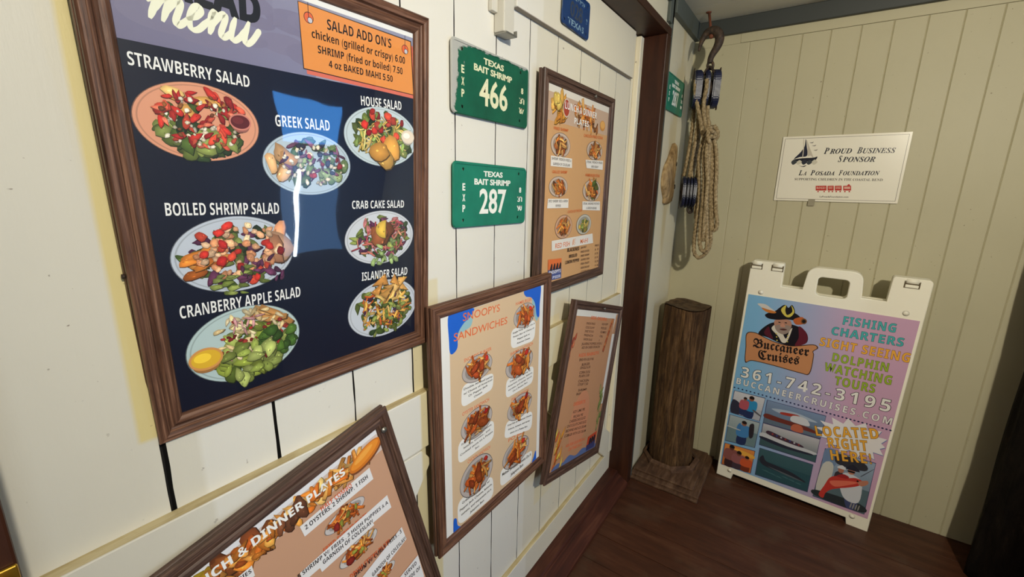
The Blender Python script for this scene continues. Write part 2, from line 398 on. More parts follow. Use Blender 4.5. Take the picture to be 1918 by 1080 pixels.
# casing: jambs, header, sill
mb = MB(); mb.box((1.88, -0.115, 0), (1.931, 0.05, 2.024), 0, 0.004); struct(mb.build('trim_1', M_trimdark))
mb = MB(); mb.box((-0.09, -0.115, 2.024), (1.931, 0.05, 2.053), 0, 0.004); struct(mb.build('trim_2', M_trimdark))
mb = MB(); mb.box((-0.09, -0.115, 0), (0.0185, 0.05, 2.024), 0, 0.003); struct(mb.build('trim_3', M_trimdark))
mb = MB(); mb.box((1.931, -0.113, 0), (1.951, YW, ZC), 0, 0.002); mb.box((1.895, -0.113, 2.07), (1.951, YW, ZC), 0, 0.002); struct(mb.build('trim_4', M_grey))
mb = MB(); mb.box((1.951, -0.122, 2.115), (XB, YW, ZC), 0, 0.003); mb.box((-0.09, -0.122, 2.14), (1.895, YW, ZC), 0, 0.003); struct(mb.build('trim_5', M_grey))
mb = MB(); mb.box((XB-0.022, -2.6, 2.120), (XB, YW, ZC), 0, 0.003); struct(mb.build('trim_6', flat('dark_grey_beam', (52, 56, 54), 0.5)))
mb = MB()
t = bmesh.new()
pr = [(0.05, 0.0), (0.05, 0.056), (-0.058, 0.056), (-0.064, 0.050), (-0.066, 0.044), (-0.119, 0.010), (-0.121, 0.0)]
a = [t.verts.new((0.018, y, z)) for y, z in pr]; f = t.faces.new(a); r = bmesh.ops.extrude_face_region(t, geom=[f])
for q in r['geom']:
    if isinstance(q, bmesh.types.BMVert): q.co.x = 1.88
mb.absorb(t); struct(mb.build('baseboard_left', M_sill))
# ------------------------------------------------------------------ printed sheets
_tc = {}
def glyphs(body, off, space):
    k = (body, off, space)
    if k not in _tc:
        c = bpy.data.curves.new('t', 'FONT'); c.body = body; c.offset = off; c.resolution_u = 3; c.space_character = space
        o = bpy.data.objects.new('t', c); me = o.to_mesh()
        vs = [(v.co.x, v.co.y) for v in me.vertices]; fs = [tuple(p.vertices) for p in me.polygons]
        o.to_mesh_clear(); bpy.data.objects.remove(o); bpy.data.curves.remove(c); _tc[k] = (vs, fs)
    return _tc[k]
SETS = {'b': (0x1D5D4, 0x1D5EE, 0x1D7EC), 'bi': (0x1D63C, 0x1D656, 0x1D7EC), 'sb': (0x1D400, 0x1D41A, 0x1D7CE), 'sbi': (0x1D468, 0x1D482, 0x1D7CE), 'script': (0x1D4D0, 0x1D4EA, None), 'fr': (0x1D56C, 0x1D586, None)}
def style(s, st):
    if not st: return s
    U, l, d = SETS[st]; o = ''
    for c in s:
        if 'A' <= c <= 'Z': o += chr(U+ord(c)-65)
        elif 'a' <= c <= 'z': o += chr(l+ord(c)-97)
        elif '0' <= c <= '9' and d: o += chr(d+ord(c)-48)
        else: o += c
    return o
CAPH = {'': 0.70, 'b': 0.70, 'bi': 0.70, 'sb': 0.66, 'sbi': 0.66, 'script': 0.66, 'fr': 0.66}

class Print:
    """flat artwork: layered coloured polygons in sheet metres (u right, v up)"""
    DZ = 3e-6
    def __init__(s, loc, R, depth, w, h):
        s.loc = Vector(loc); s.R = R; s.y = depth; s.w = w; s.h = h; s.V = []; s.F = []; s.C = []; s.k = 1
    def uv(s, px, py):
        d = rt*((px-959)/FOC)+up*(-(py-540)/FOC)+fw
        o = s.R.transposed() @ (CAM-s.loc); d = s.R.transposed() @ d
        t = (s.y-o.y)/d.y; q = o+d*t
        return Vector((q.x, q.z))
    def raw(s, vs, fs, cols):
        b = len(s.V); y = s.y-s.k*s.DZ
        s.V += [(p[0], y, p[1]) for p in vs]
        for f, c in zip(fs, cols):
            s.F.append(tuple(i+b for i in f)); s.C += c
    def poly(s, pts, col, bump=True):
        if isinstance(col[0], (int, float)): cs = [lin(col)]*len(pts)
        else: cs = [lin(c) for c in col]
        tri = tessellate_polygon([[Vector((p[0], p[1], 0)) for p in pts]])
        s.raw(pts, tri, [[cs[i] for i in f] for f in tri])
        if bump: s.k += 1
    def pp(s, px, col): s.poly([s.uv(*q) for q in px], col)
    def curve(s, px, col): s.poly([Vector((q.x, q.y)) for q in smooth_path([(*s.uv(*p), 0) for p in px], 5, True)], col)
    def rect(s, u0, v0, u1, v1, col): s.poly([(u0, v0), (u1, v0), (u1, v1), (u0, v1)], col)
    def ell(s, c, a, b, col, n=36, ring=None, rot=0.0):
        ca, sa = math.cos(rot), math.sin(rot)
        P = [Vector((c[0]+a*math.cos(t)*ca-b*math.sin(t)*sa, c[1]+a*math.cos(t)*sa+b*math.sin(t)*ca)) for t in [2*math.pi*i/n for i in range(n)]]
        if ring is None: s.poly(P, col)
        else:
            Q = [Vector(c)+(p-Vector(c))*ring for p in P]; cc = lin(col)
            s.raw(P+Q, [(i, (i+1) % n, n+(i+1) % n, n+i) for i in range(n)], [[cc]*4]*n); s.k += 1
    def text(s, body, xl, yl, xr, yr, cap, col, st='', off=0.0, out=None, shift=None, space=1.0):
        A = s.uv(xl, yl); B = s.uv(xr, yr); T = s.uv(xl, yl-cap); d = (B-A); wd = d.length; d.normalize(); n = Vector((-d.y, d.x))
        s.text_uv(body, A, d, wd, abs((T-A).dot(n)), col, st, off, out, shift, space)
    def text_uv(s, body, A, d, wd, caph, col, st='', off=0.0, out=None, shift=None, space=1.0):
        n = Vector((-d.y, d.x)); sb = style(body, st); vs, fs = glyphs(sb, off, space)
        if not vs: return
        x0 = min(v[0] for v in vs); x1 = max(v[0] for v in vs); sx = wd/(x1-x0); sy = caph/CAPH[st]
        def put(vs, fs, c, sh=(0, 0)):
            P = [A+d*((v[0]-x0)*sx+sh[0])+n*(v[1]*sy+sh[1]) for v in vs]; cc = lin(c)
            s.raw(P, fs, [[cc]*len(f) for f in fs]); s.k += 2
        if out:
            ov, of = glyphs(sb, off+out[1], space)
            if shift: put(ov, of, out[0], shift)
            put(ov, of, out[0])
        put(vs, fs, col)
    def lines(s, L, tl, tr, bl, br, col, st='', off=0.0, fill=0.86, capk=0.55, center=True):
        """text lines set inside a quad given by its four pixel corners"""
        tl, tr, bl, br = s.uv(*tl), s.uv(*tr), s.uv(*bl), s.uv(*br); n = len(L); mx = max(len(x) for x in L)
        for i, x in enumerate(L):
            t = (i+0.5)/n; a = tl.lerp(bl, t); b = tr.lerp(br, t); hgt = ((tl-bl).length/n)*capk; wd = (b-a).length*fill*len(x)/mx
            d = (b-a).normalized(); c0 = (a+b)/2-d*wd/2 if center else a+d*(b-a).length*0.04
            nn = Vector((-d.y, d.x)); s.text_uv(x, c0-nn*hgt*0.5, d, wd, hgt, col, st, off)
    def rrect(s, quad, col, r=0.2, n=5):
        q = [s.uv(*p) for p in quad]; out = []
        for i in range(4):
            p, a, b = q[i], q[i-1], q[(i+1) % 4]; m = min((a-p).length, (b-p).length)*r; e = p+(a-p).normalized()*m; f = p+(b-p).normalized()*m
            for k in range(n+1):
                t = k/n; out.append(e*(1-t)**2+p*2*t*(1-t)+f*t*t)
        s.poly(out, col)
    def stroke(s, pts, wd, col, pen=0.6):
        P_ = smooth_path([(p[0], p[1], 0) for p in pts], 7); n = len(P_); L = []; Rr = []
        for i, p in enumerate(P_):
            d = (P_[min(i+1, n-1)]-P_[max(i-1, 0)]); d = d.normalized() if d.length else Vector((1, 0, 0)); t = min(i, n-1-i)/max(1, n*0.12); w_ = wd*(0.55+0.45*abs(math.sin(math.atan2(d.y, d.x)+pen)))*(0.45+0.55*min(1, t)); q = Vector((-d.y, d.x, 0))*w_/2
            L.append((p+q).xy); Rr.append((p-q).xy)
        cc = lin(col); s.raw(L+Rr, [(i, i+1, n+i+1, n+i) for i in range(n-1)], [[cc]*4]*(n-1)); s.k += 1
    def brush_menu(s, A, B, xh, wd, col):
        d = (B-A)/4.05; n = Vector((-d.y, d.x)).normalized()*xh; sl = d*0.22
        for st in ([(-.12, .62), (.06, .95), (.16, 1.0), (.14, .6), (.06, .0)], [(.10, .25), (.3, .8), (.5, 1.0), (.56, .8), (.47, .0)], [(.5, .25), (.72, .82), (.9, 1.0), (.96, .78), (.88, .2), (.96, .0), (1.12, .12), (1.28, .42)],
                   [(1.24, .36), (1.5, .52), (1.68, .8), (1.58, 1.0), (1.4, .86), (1.32, .4), (1.44, .02), (1.68, .06), (1.9, .38), (2.02, .62)], [(2.0, .60), (2.14, .95), (2.2, .9), (2.16, .5), (2.1, .0)], [(2.13, .25), (2.34, .8), (2.54, 1.0), (2.6, .78), (2.52, .2), (2.6, .0), (2.76, .1), (2.9, .4)],
                   [(2.98, 1.0), (2.92, .5), (2.94, .1), (3.08, .0), (3.3, .24), (3.48, .7)], [(3.54, 1.0), (3.47, .45), (3.5, .08), (3.62, .0), (3.8, .2), (3.98, .62), (4.02, .8)]):
            s.stroke([tuple(A+d*p[0]+(n+sl)*p[1]) for p in st], wd, col)
    # ---- pictures of food
    def item(s, c, L, wd, rot, shape, col, rng, dark=0.55):
        ca, sa = math.cos(rot), math.sin(rot); P = []
        if shape == 'leaf':
            n = 12
            for i in range(n):
                t = 2*math.pi*i/n; r = 1+rng.uniform(-0.14, 0.14)
                P.append((math.cos(t)*L*r, math.sin(t)*wd*r*(1-0.45*math.cos(t))))
        elif shape == 'stick':
            b = rng.uniform(-0.25, 0.25)*L
            P = [(-L, -wd), (0, -wd+b), (L, -wd), (L, wd), (0, wd+b), (-L, wd)]
        elif shape == 'half':
            P = [(math.cos(math.pi*i/9)*L, math.sin(math.pi*i/9)*wd*1.5-wd*0.5) for i in range(10)]
        elif shape == 'tri':
            P = [(-L, -wd), (L, -wd*0.6), (rng.uniform(-.2, .5)*L, wd)]
        else:
            n = 11
            for i in range(n):
                t = 2*math.pi*i/n; r = 1+rng.uniform(-0.2, 0.2); P.append((math.cos(t)*L*r, math.sin(t)*wd*r))
        W_ = lambda p, k=1.0, o=(0, 0): (c[0]+(p[0]*ca-p[1]*sa)*k+o[0], c[1]+(p[0]*sa+p[1]*ca)*k+o[1])
        n = len(P); dk = tuple(x*dark*0.75 for x in col)
        ed = tuple(x*(dark+0.28) for x in col); hi = tuple(min(255, x*1.1+8) for x in col)
        sc = [W_(p, 1.05, (L*0.04, -L*0.06)) for p in P]; s.raw(sc, [tuple(range(n))], [[lin(dk)]*n]); s.k += 1
        pts = [W_(p) for p in P]; cc = W_((-L*0.12, wd*0.18)); ci = [W_(p, 0.6) for p in P]
        le, lh, lm = lin(ed), lin(hi), lin(col)
        fs = []; cs = []
        for i in range(n):
            j = (i+1) % n
            fs.append((i, j, n+j, n+i)); cs.append([le, le, lm, lm]); fs.append((n+i, n+j, 2*n)); cs.append([lm, lm, lh])
        s.raw(pts+ci+[cc], fs, cs); s.k += 1
        for _ in range(2):   # flecks and glints of the photographed surface
            x, y = rng.uniform(-.6, .6)*L, rng.uniform(-.6, .6)*wd; q = L*rng.uniform(.06, .2); g = rng.choice((0.7, 1.25, 1.4)); fc = lin(tuple(min(255, x_*g+(12 if g > 1 else 0)) for x_ in col))
            s.raw([W_((x+q, y)), W_((x+q*.2, y+wd*.14)), W_((x-q, y+wd*.03)), W_((x, y-wd*.12))], [(0, 1, 2, 3)], [[fc]*4])
        s.k += 1
    def food(s, c, a, b, spec, seed, fine=1.0):
        rng = random.Random(seed)
        for (shape, cols, n, s0, s1, asp, rm, *ex) in spec:
            off = ex[0] if ex else (0, 0); lay = ex[1] if len(ex) > 1 else None
            for _ in range(n if n < 7 else int(n/fine**1.5)):
                r = rm*math.sqrt(rng.random()); th = rng.uniform(0, 2*math.pi)
                p = (c[0]+a*(off[0]+r*math.cos(th)), c[1]+b*(off[1]+r*math.sin(th)))
                L = a*rng.uniform(s0, s1)*(fine if n >= 7 else 1); col = rng.choice(cols); j = rng.uniform(0.74, 1.16)
                rot = rng.uniform(0, 2*math.pi) if lay is None else lay+rng.uniform(-0.3, 0.3)
                s.item(p, L, L*asp*rng.uniform(0.8, 1.2), rot, shape, tuple(min(255, x*j) for x in col), rng)
    def plate(s, L, R, T, B, rim, spec, seed, extra=None):
        L, R, T, B = s.uv(*L), s.uv(*R), s.uv(*T), s.uv(*B); a = abs(R.x-L.x)/2; b = abs(T.y-B.y)/2; c = Vector(((L.x+R.x)/2, (T.y+B.y)/2)); k0 = s.k
        s.ell(c, a*1.015, b*1.015, tuple(x*0.55 for x in rim), 56); s.ell(c, a, b, rim, 56); s.ell(c, a*0.955, b*0.95, tuple(x*0.86 for x in rim), 56)
        s.ell(c, a*0.93, b*0.92, tuple(min(255, x*1.0) for x in rim), 56)
        s.food(c, a, b, [(q[0], q[1], q[2] if q[2] < 4 else int(q[2]*1.25), q[3], q[4], q[5], min(0.80-(0.0 if len(q) < 8 else 0.5*math.hypot(*q[7])), q[6]*1.3), *q[7:]) for q in spec], seed, 0.74)
        if extra: extra(c, a, b)
        s.kmax = max(getattr(s, 'kmax', 0), s.k)
    def pic(s, L, R, T, B, spec, seed, rim=None):
        L, R, T, B = s.uv(*L), s.uv(*R), s.uv(*T), s.uv(*B); a = abs(R.x-L.x)/2; b = abs(T.y-B.y)/2; c = Vector(((L.x+R.x)/2, (T.y+B.y)/2))
        if rim: s.ell(c, a, b, tuple(x*0.6 for x in rim)); s.ell(c, a*0.97, b*0.95, rim); s.ell(c, a*0.8, b*0.78, tuple(x*0.8 for x in rim))
        s.food(c, a*0.92, b*0.92, spec, seed)
    def build(s, name, mat, parent, outline=None, th=0.0025):
        """sheet with thickness; the artwork lies on its front face"""
        ol = outline or [(-s.w/2, -s.h/2), (s.w/2, -s.h/2), (s.w/2, s.h/2), (-s.w/2, s.h/2)]
        n = len(ol); b = len(s.V); y = s.y
        s.V += [(p[0], y, p[1]) for p in ol]+[(p[0], y+th, p[1]) for p in ol]
        base = lin(getattr(s, 'paper', (226, 222, 214)))
        for f in [tuple(range(n)), tuple(range(2*n-1, n-1, -1))]+[(i, n+i, n+(i+1) % n, (i+1) % n) for i in range(n)]:
            s.F.append(tuple(i+b for i in f)); s.C += [base]*len(f)
        me = bpy.data.meshes.new(name); me.from_pydata(s.V, [], s.F); at = me.color_attributes.new('Col', 'FLOAT_COLOR', 'CORNER')
        buf = []
        for c in s.C: buf += [c[0], c[1], c[2], 1.0]
        at.data.foreach_set('color', buf); me.materials.append(mat)
        return link(name, me, parent)

# ------------------------------------------------------------------ framed menus
PROF = [(0, 0.020), (0, 0.013), (0.0025, 0.0115), (0.0025, 0.0085), (0.0, 0.007), (0.0, 0.002), (0.003, -0.0008), (0.010, -0.0012), (0.0155, 0.0005), (0.018, 0.0045), (0.0205, 0.0055), (0.024, 0.0035), (0.031, 0.003), (0.036, 0.0055), (0.0385, 0.0095), (0.0385, 0.012), (0.030, 0.020)]
def moulding(w, h, mat, parent, mw=0.0385, seed=0):
    k = mw/0.0385; mb = MB(); rng = random.Random(seed)
    cs = [(-w/2, -h/2), (w/2, -h/2), (w/2, h/2), (-w/2, h/2)]; ins = [(1, 1), (-1, 1), (-1, -1), (1, -1)]
    for e in range(4):
        a, b = cs[e], cs[(e+1) % 4]; ia, ib = ins[e], ins[(e+1) % 4]; ln = w if e % 2 == 0 else h; o = rng.uniform(0, 9)
        acc = 0
        for (d0, y0), (d1, y1) in zip(PROF, PROF[1:]+PROF[:1]):
            d0 *= k; d1 *= k; st = math.hypot(d1-d0, y1-y0)
            P = [(a[0]+ia[0]*d0, y0, a[1]+ia[1]*d0), (b[0]+ib[0]*d0, y0, b[1]+ib[1]*d0), (b[0]+ib[0]*d1, y1, b[1]+ib[1]*d1), (a[0]+ia[0]*d1, y1, a[1]+ia[1]*d1)]
            mb.face(P, 0, [(o, acc+e), (o+ln, acc+e), (o+ln, acc+st+e), (o, acc+st+e)]); acc += st
    return mb.build('frame_moulding', mat, parent)
def screw(parent, u, v, y=0.001, r=0.006, mat=None):
    mb = MB(); mb.cyl((u, y+0.004, v), (u, y-0.003, v), r*0.55, 10); mb.cyl((u, y-0.003, v), (u, y-0.0055, v), r, 14, bev=0.0008); mb.build('screw', mat or M_steel, parent)
def frame(p, w, h, label, mat, mw=0.0385, seed=0, y=0.0085):
    e = empty('framed_menu', p[:3], p[3:], 'YXZ'); tag(e, label, 'menu', 'framed menus hung on the plank door')
    R = Euler(p[3:], 'YXZ').to_matrix(); moulding(w, h, mat, e, mw, seed)
    return e, Print(p[:3], R, y, w-2*mw+0.012, h-2*mw+0.012)
GR = [(70, 90, 36), (104, 118, 52), (134, 146, 74), (46, 64, 32)]; PU = [(104, 52, 84), (84, 40, 70)]; RD = [(196, 48, 36), (214, 74, 50), (168, 34, 30)]
OR = [(226, 134, 48), (212, 112, 36), (236, 160, 74)]; GO = [(222, 164, 84), (206, 142, 66), (236, 190, 116)]; WH = [(236, 226, 204), (226, 212, 184)]; BR = [(132, 78, 38), (156, 94, 46), (108, 60, 30)]
SH = [(232, 172, 128), (240, 196, 156), (222, 150, 104)]
FR = [(220, 118, 42), (236, 150, 62), (196, 92, 32), (230, 170, 92)]
FRIES = [('chunk', [(150, 72, 34), (186, 96, 40)], 10, .18, .34, .6, .6), ('stick', FR, 34, .22, .46, .13, .72), ('chunk', [(184, 84, 34), (158, 66, 30)], 4, .28, .4, .55, .45), ('chunk', RD, 1, .14, .18, .8, .2, (.6, .5))]
def cup(P, off, k, outer, inner):
    def f(c, a, b):
        q = (c[0]+a*off[0], c[1]+b*off[1]); P.ell((q[0], q[1]-k*a*0.35), k*a*0.82, k*a*0.62, tuple(x*0.75 for x in outer)); P.ell(q, k*a, k*a*0.78, outer); P.ell(q, k*a*0.86, k*a*0.62, inner)
        P.ell((q[0]-k*a*.2, q[1]+k*a*.12), k*a*0.5, k*a*0.32, tuple(min(255, x*1.15+8) for x in inner))
    return f

# ---- salad menu (big, dark)
e, P = frame((0.398, -0.033, 1.399, 0.0592, -0.0187, -0.0265), 0.485, 0.635, 'large framed dark navy salad menu with plates of salad, nearest on the white plank door', M_frame, 0.0315, 1, 0.010)
P.paper = (226, 226, 224)
P.rect(-P.w/2, -P.h/2, P.w/2, P.h/2, (15, 19, 38))
hb = (P.uv(217, 63).y+P.uv(782, 188).y)/2; ht = (P.uv(591, 8).y+P.uv(778.5, 74).y)/2; ur = P.uv(782, 188).x+0.003
P.poly([(-P.w/2, hb), (P.w/2, hb), (P.w/2, ht), (-P.w/2, ht)], [(118, 114, 142), (140, 142, 170), (150, 152, 176), (128, 124, 150)])
rng = random.Random(5)
for i in range(30):
    u = rng.uniform(-P.w/2+0.05, P.w/2-0.08); v = rng.uniform(hb+0.02, ht-0.02); j = rng.uniform(-3, 3); r_ = rng.uniform(0.012, 0.03)
    P.ell((u, v), min(r_*1.6, P.w/2-abs(u)), min(r_*0.6, ht-v, v-hb), (128+j, 124+j, 150+j), 18, rot=0)
P.poly([(0.02, hb), (0.06, hb), (0.13, ht), (0.03, ht)], (152, 152, 172))
P.rect(-P.w/2, ht, P.w/2, P.h/2, (232, 232, 230))
P.text('SALAD', 262, -27, 489, 47, 62, (28, 30, 38), 'b', 0.035)
P.brush_menu(P.uv(277, 33), P.uv(482, 88), abs(P.uv(450, 38).y-P.uv(450, 82).y), 0.0072, (238, 238, 216))
P.poly([P.uv(*q)+Vector((0.0045, -0.0065)) for q in ((557.8, 2), (769, 78), (774.4, 177.8), (569, 128))], (216, 112, 92))
P.pp([(557.0, 1), (770, 77.2), (775.4, 178.8), (568.2, 129)], (40, 26, 24)); P.pp([(558.4, 2.6), (768.6, 78.6), (773.8, 177), (569.6, 127.4)], (226, 146, 74))
for q in ((578, 33), (758.5, 92.6)):
    c = P.uv(*q); P.ell(c, .0075, .0075, (44, 28, 26), 20); P.ell(c, .0066, .0066, (224, 104, 62), 20); P.ell(c+Vector((.002, -.003)), .0042, .0042, (44, 28, 26), 16); P.ell(c+Vector((.002, -.003)), .0035, .0035, (196, 196, 206), 16)
    P.rect(c.x-.0005, c.y, c.x+.0005, min(c.y+.05, ht), (40, 34, 50))
K = (26, 20, 20)
P.text("SALAD ADD ON'S", 613, 55, 733, 90.5, 19, K, 'b', -0.004); P.text('chicken (grilled or crispy) 6.00', 584, 70, 758.5, 120, 15, K, 'b', 0.0)
P.text('SHRIMP (fried or boiled) 7.50', 595.6, 99, 754, 139.5, 14, K, 'b', 0.0); P.text('4 oz BAKED MAHI 5.50', 616, 126, 735.5, 153.7, 13, K, 'b', 0.0)
WT = (240, 240, 238)
for b, *q in (('STRAWBERRY SALAD', 240, 121, 468, 164, 25), ('GREEK SALAD', 516.5, 236, 618, 245, 21), ('HOUSE SALAD', 676.5, 197, 752, 206.5, 17.5), ('BOILED SHRIMP SALAD', 310.5, 404, 523, 400, 24), ('CRAB CAKE SALAD', 659.5, 391, 756.5, 388.5, 15), ('CRANBERRY APPLE SALAD', 338, 597, 563, 555, 23), ('ISLANDER SALAD', 677.5, 526, 762.5, 514, 15.5)):
    P.text(b, *q, WT, 'b', -0.004)
kbase = P.k
def at0(): P.k = kbase
P.plate((243, 190), (485, 255), (330, 150), (400, 301), (224, 158, 126), [('leaf', GR[:3], 26, .14, .26, .55, .62, (0, -.15)), ('chunk', GO, 5, .14, .22, .5, .35, (-.05, .62)), ('leaf', GR, 12, .16, .24, .6, .4, (.05, -.45)), ('chunk', WH, 18, .03, .07, .8, .55), ('leaf', RD, 24, .10, .19, .42, .55, (.05, .15)), ('leaf', [(232, 120, 90), (224, 92, 66)], 8, .09, .14, .4, .6, (.05, .1)), ('chunk', BR, 8, .04, .07, .7, .55), ('chunk', WH, 9, .03, .06, .8, .5)], 21, cup(P, (.66, .12), .2, (206, 128, 112), (92, 30, 30)))
at0(); P.plate((491, 290), (656, 325), (556, 246), (590, 364), (186, 202, 214), [('leaf', [(120, 144, 92), (150, 168, 118), (90, 116, 70)], 26, .14, .24, .55, .6, (.1, 0)), ('chunk', [(214, 168, 118), (202, 150, 98)], 4, .2, .3, .6, .25, (-.6, 0)), ('leaf', [(128, 84, 108), (104, 66, 92)], 16, .1, .18, .3, .6, (.1, .1)), ('chunk', WH, 22, .04, .09, .7, .55, (.1, 0)), ('chunk', [(160, 60, 60), (60, 62, 80)], 10, .06, .1, .8, .5, (.15, .1))], 22)
at0(); P.plate((644, 240), (779, 270), (702, 199), (722, 311), (196, 210, 216), [('leaf', GR, 30, .14, .24, .55, .7), ('stick', [(226, 190, 96), (238, 210, 130)], 46, .1, .2, .1, .55), ('chunk', RD, 8, .1, .15, .8, .6, (0, .45)), ('leaf', [(150, 176, 90)], 10, .1, .16, .4, .6), ('chunk', [(222, 170, 84), (210, 150, 66)], 3, .28, .36, .75, .2, (.05, -.52))], 23, cup(P, (.72, .1), .2, (222, 208, 190), (232, 216, 196)))
at0(); P.plate((319, 482), (548, 465), (425, 406), (440, 545), (196, 204, 216), [('leaf', GR+PU, 34, .12, .22, .5, .75), ('leaf', OR, 6, .2, .3, .35, .3, (-.55, -.05), .2), ('leaf', GR[:2], 10, .1, .18, .5, .6, (.1, 0)), ('chunk', [(226, 156, 112), (232, 180, 142)], 3, .24, .32, .55, .2, (.68, .25)), ('chunk', SH, 36, .06, .12, .75, .55, (.05, .1)), ('chunk', RD, 9, .09, .13, .75, .62), ('leaf', GR[1:3], 8, .1, .16, .4, .5, (0, -.7), 0), ('leaf', PU, 10, .08, .14, .4, .4, (.4, -.6))], 24)
at0(); P.plate((646, 450), (773, 440), (708, 395), (712, 493), (206, 210, 218), [('leaf', GR+PU+[(196, 120, 120)], 60, .1, .2, .4, .78), ('stick', [(206, 110, 96), (178, 70, 80), (222, 150, 120)], 24, .1, .18, .14, .7), ('chunk', [(150, 84, 44), (128, 66, 34)], 3, .24, .32, .7, .12, (0, .15)), ('half', [(226, 186, 70)], 1, .2, .22, .8, .02, (.02, .3), 1.4), ('leaf', [(150, 176, 110)], 8, .1, .18, .5, .4, (.1, -.6))], 25)
at0(); P.plate((346, 650), (561, 632), (450, 576), (460, 709), (186, 206, 206), [('leaf', [(138, 152, 62), (160, 174, 90), (102, 122, 48)], 30, .16, .28, .55, .62, (.1, -.2)), ('stick', [(222, 172, 106), (206, 146, 80)], 3, .34, .4, .16, .1, (.45, .62), -.5), ('leaf', [(234, 204, 148), (240, 220, 176)], 26, .1, .17, .35, .5, (.1, .25)), ('chunk', [(128, 36, 34), (150, 50, 42)], 16, .05, .08, .7, .5, (.1, .1)), ('leaf', [(206, 150, 152)], 8, .1, .16, .2, .5, (.15, .1)), ('leaf', [(84, 120, 44), (60, 92, 34)], 6, .14, .2, .7, .3, (.55, -.15)), ('leaf', [(174, 186, 104), (150, 166, 78)], 8, .16, .24, .6, .4, (.0, -.55))], 26, cup(P, (-.72, -.12), .27, (214, 150, 84), (226, 180, 50)))
at0(); P.plate((652, 590), (779, 562), (712, 526), (718, 627), (200, 206, 216), [('leaf', GR, 40, .12, .2, .45, .75), ('leaf', PU, 8, .1, .15, .4, .6), ('stick', OR+[(206, 96, 40)], 40, .08, .18, .14, .55), ('tri', GO, 6, .24, .34, .6, .4, (.1, .72)), ('stick', [(222, 170, 80), (230, 190, 110)], 12, .14, .22, .25, .5), ('leaf', GR[1:], 14, .08, .14, .5, .7, (0, -.3))], 27)
P.build('menu_sheet', M_print, e)
mb = MB(); mb.box((-P.w/2, 0.0078, -P.h/2), (P.w/2, 0.0094, P.h/2)); mb.build('clear_cover', M_acrylic, e)
mb = MB(); mb.cyl((-0.2455, 0.012, -0.085), (-0.2425, 0.012, -0.085), 0.003, 8); mb.build('nail', M_iron, e)

# ---- sandwich menu
e, P = frame((0.87819, -0.05799, 0.85392, -0.00378, -0.00899, -0.02892), 0.49, 0.64, 'framed tan sandwich menu with blue corner shapes, in the middle of the door', M_frame, 0.032, 2)
OT = (224, 110, 62); P.paper = (232, 230, 226)
P.pp([(841, 592), (1012, 535), (1004, 862), (849, 1004)], (214, 186, 152)); BL = (30, 98, 206); TL_ = (146, 188, 198)
P.curve([(871, 590), (886, 583), (883, 608), (872, 618), (860, 624), (858, 610)], TL_); P.curve([(997, 556), (1004, 566), (1006, 586), (1009, 592), (1004, 600), (998, 575)], TL_)
P.curve([(840, 590), (862, 584), (888, 577), (880, 594), (868, 606), (858, 625), (857, 650), (849, 662), (843, 661), (841, 640)], BL)
P.curve([(982, 545), (1000, 538), (1013, 535), (1011, 570), (1010, 592), (1005, 590), (1002, 568), (995, 557), (985, 555)], BL)
P.text('SNOOPYS', 867, 601.5, 936, 582.5, 15, OT, '', 0.006); P.text('SANDWICHES', 850, 639.5, 950, 605.5, 15, OT, '', 0.008)
BUB = (238, 236, 232); k1 = P.k
def sand(head, hq, L, R, T, B, bub, txt, seed, fac=.86):
    P.k = k1; P.text(head, *hq, OT, '', 0.01)
    P.rrect(bub, BUB, 0.35); P.pic(L, R, T, B, FRIES, seed, (186, 176, 172))
    P.lines(txt, (bub[0][0]+2, bub[0][1]+3), (bub[1][0]-1, bub[1][1]+3), (bub[3][0]+2, bub[3][1]-4), (bub[2][0]-1, bub[2][1]-4), (44, 42, 44), '', 0.012, 0.95, 0.42)
sand('HAMBURGER', (966, 572, 996, 562.5, 6), (962, 598), (1002, 583), (984, 567), (980, 614), [(957, 618), (1004, 597), (1001, 637), (957, 654)], ['Single Patty Burger On A', 'Potato Bun w/ Choice of', 'Pepper Jack or', 'American Cheese'], 31)
sand('SHRIMP SANDWICH', (955.5, 667, 998, 645, 6), (947, 690), (998, 668), (976, 654), (970, 706), [(948, 711), (1000, 683), (998, 716), (947, 747)], ['Fried Jumbo Shrimp w/', 'American Cheese, lettuce,', 'tomato, and tartar sauce', 'On a Potato Bun'], 32)
sand('FISH SANDWICH', (958, 752, 990, 732, 6), (950, 768), (996, 750), (975, 738), (970, 785), [(948, 790), (998, 768), (995.5, 803), (944, 822)], ['Fried Fish w/ American Cheese,', 'lettuce, tomato, and tartar', 'sauce on a Potato Bun'], 33)
sand('PO BOY', (952, 828, 987, 806, 6), (941, 855), (991, 830), (970, 819), (962, 875), [(937, 880), (997, 842), (995.5, 864), (937, 913)], ['Melted Shredded Cheese On A', 'Jalapeno Bun'], 34)
sand('SNOOPYS BURGER', (869, 678.5, 920.5, 655, 6.5), (865, 698), (922, 678), (895, 664), (889, 716), [(865, 722), (925, 697), (923, 728), (863.6, 765)], ['Double All Beef patty', 'w/ Choice of American', 'Or Pepper Jack', 'Cheese'], 35)
sand('OYSTER SANDWICH', (866, 779, 916, 750, 6.5), (863, 802), (922, 778), (895, 762), (888, 822), [(858, 828), (925.5, 784), (925, 821), (858, 871)], ['Fried Oysters w/ Cheese,', 'lettuce, tomato , and', 'Cocktail sauce on a Potato', 'Bun'], 36)
sand('CHICKEN SANDWICH', (876, 868, 918, 839, 6.5), (861, 905), (923, 872), (893, 855), (888, 928), [(856.7, 939), (923, 888), (925, 928), (858, 986)], ['Grilled Chicken Filet w/', 'Pepper Jack Cheese, lettuce,', 'tomato, and mayonaise on a', 'Jalapeno Bun'], 37)
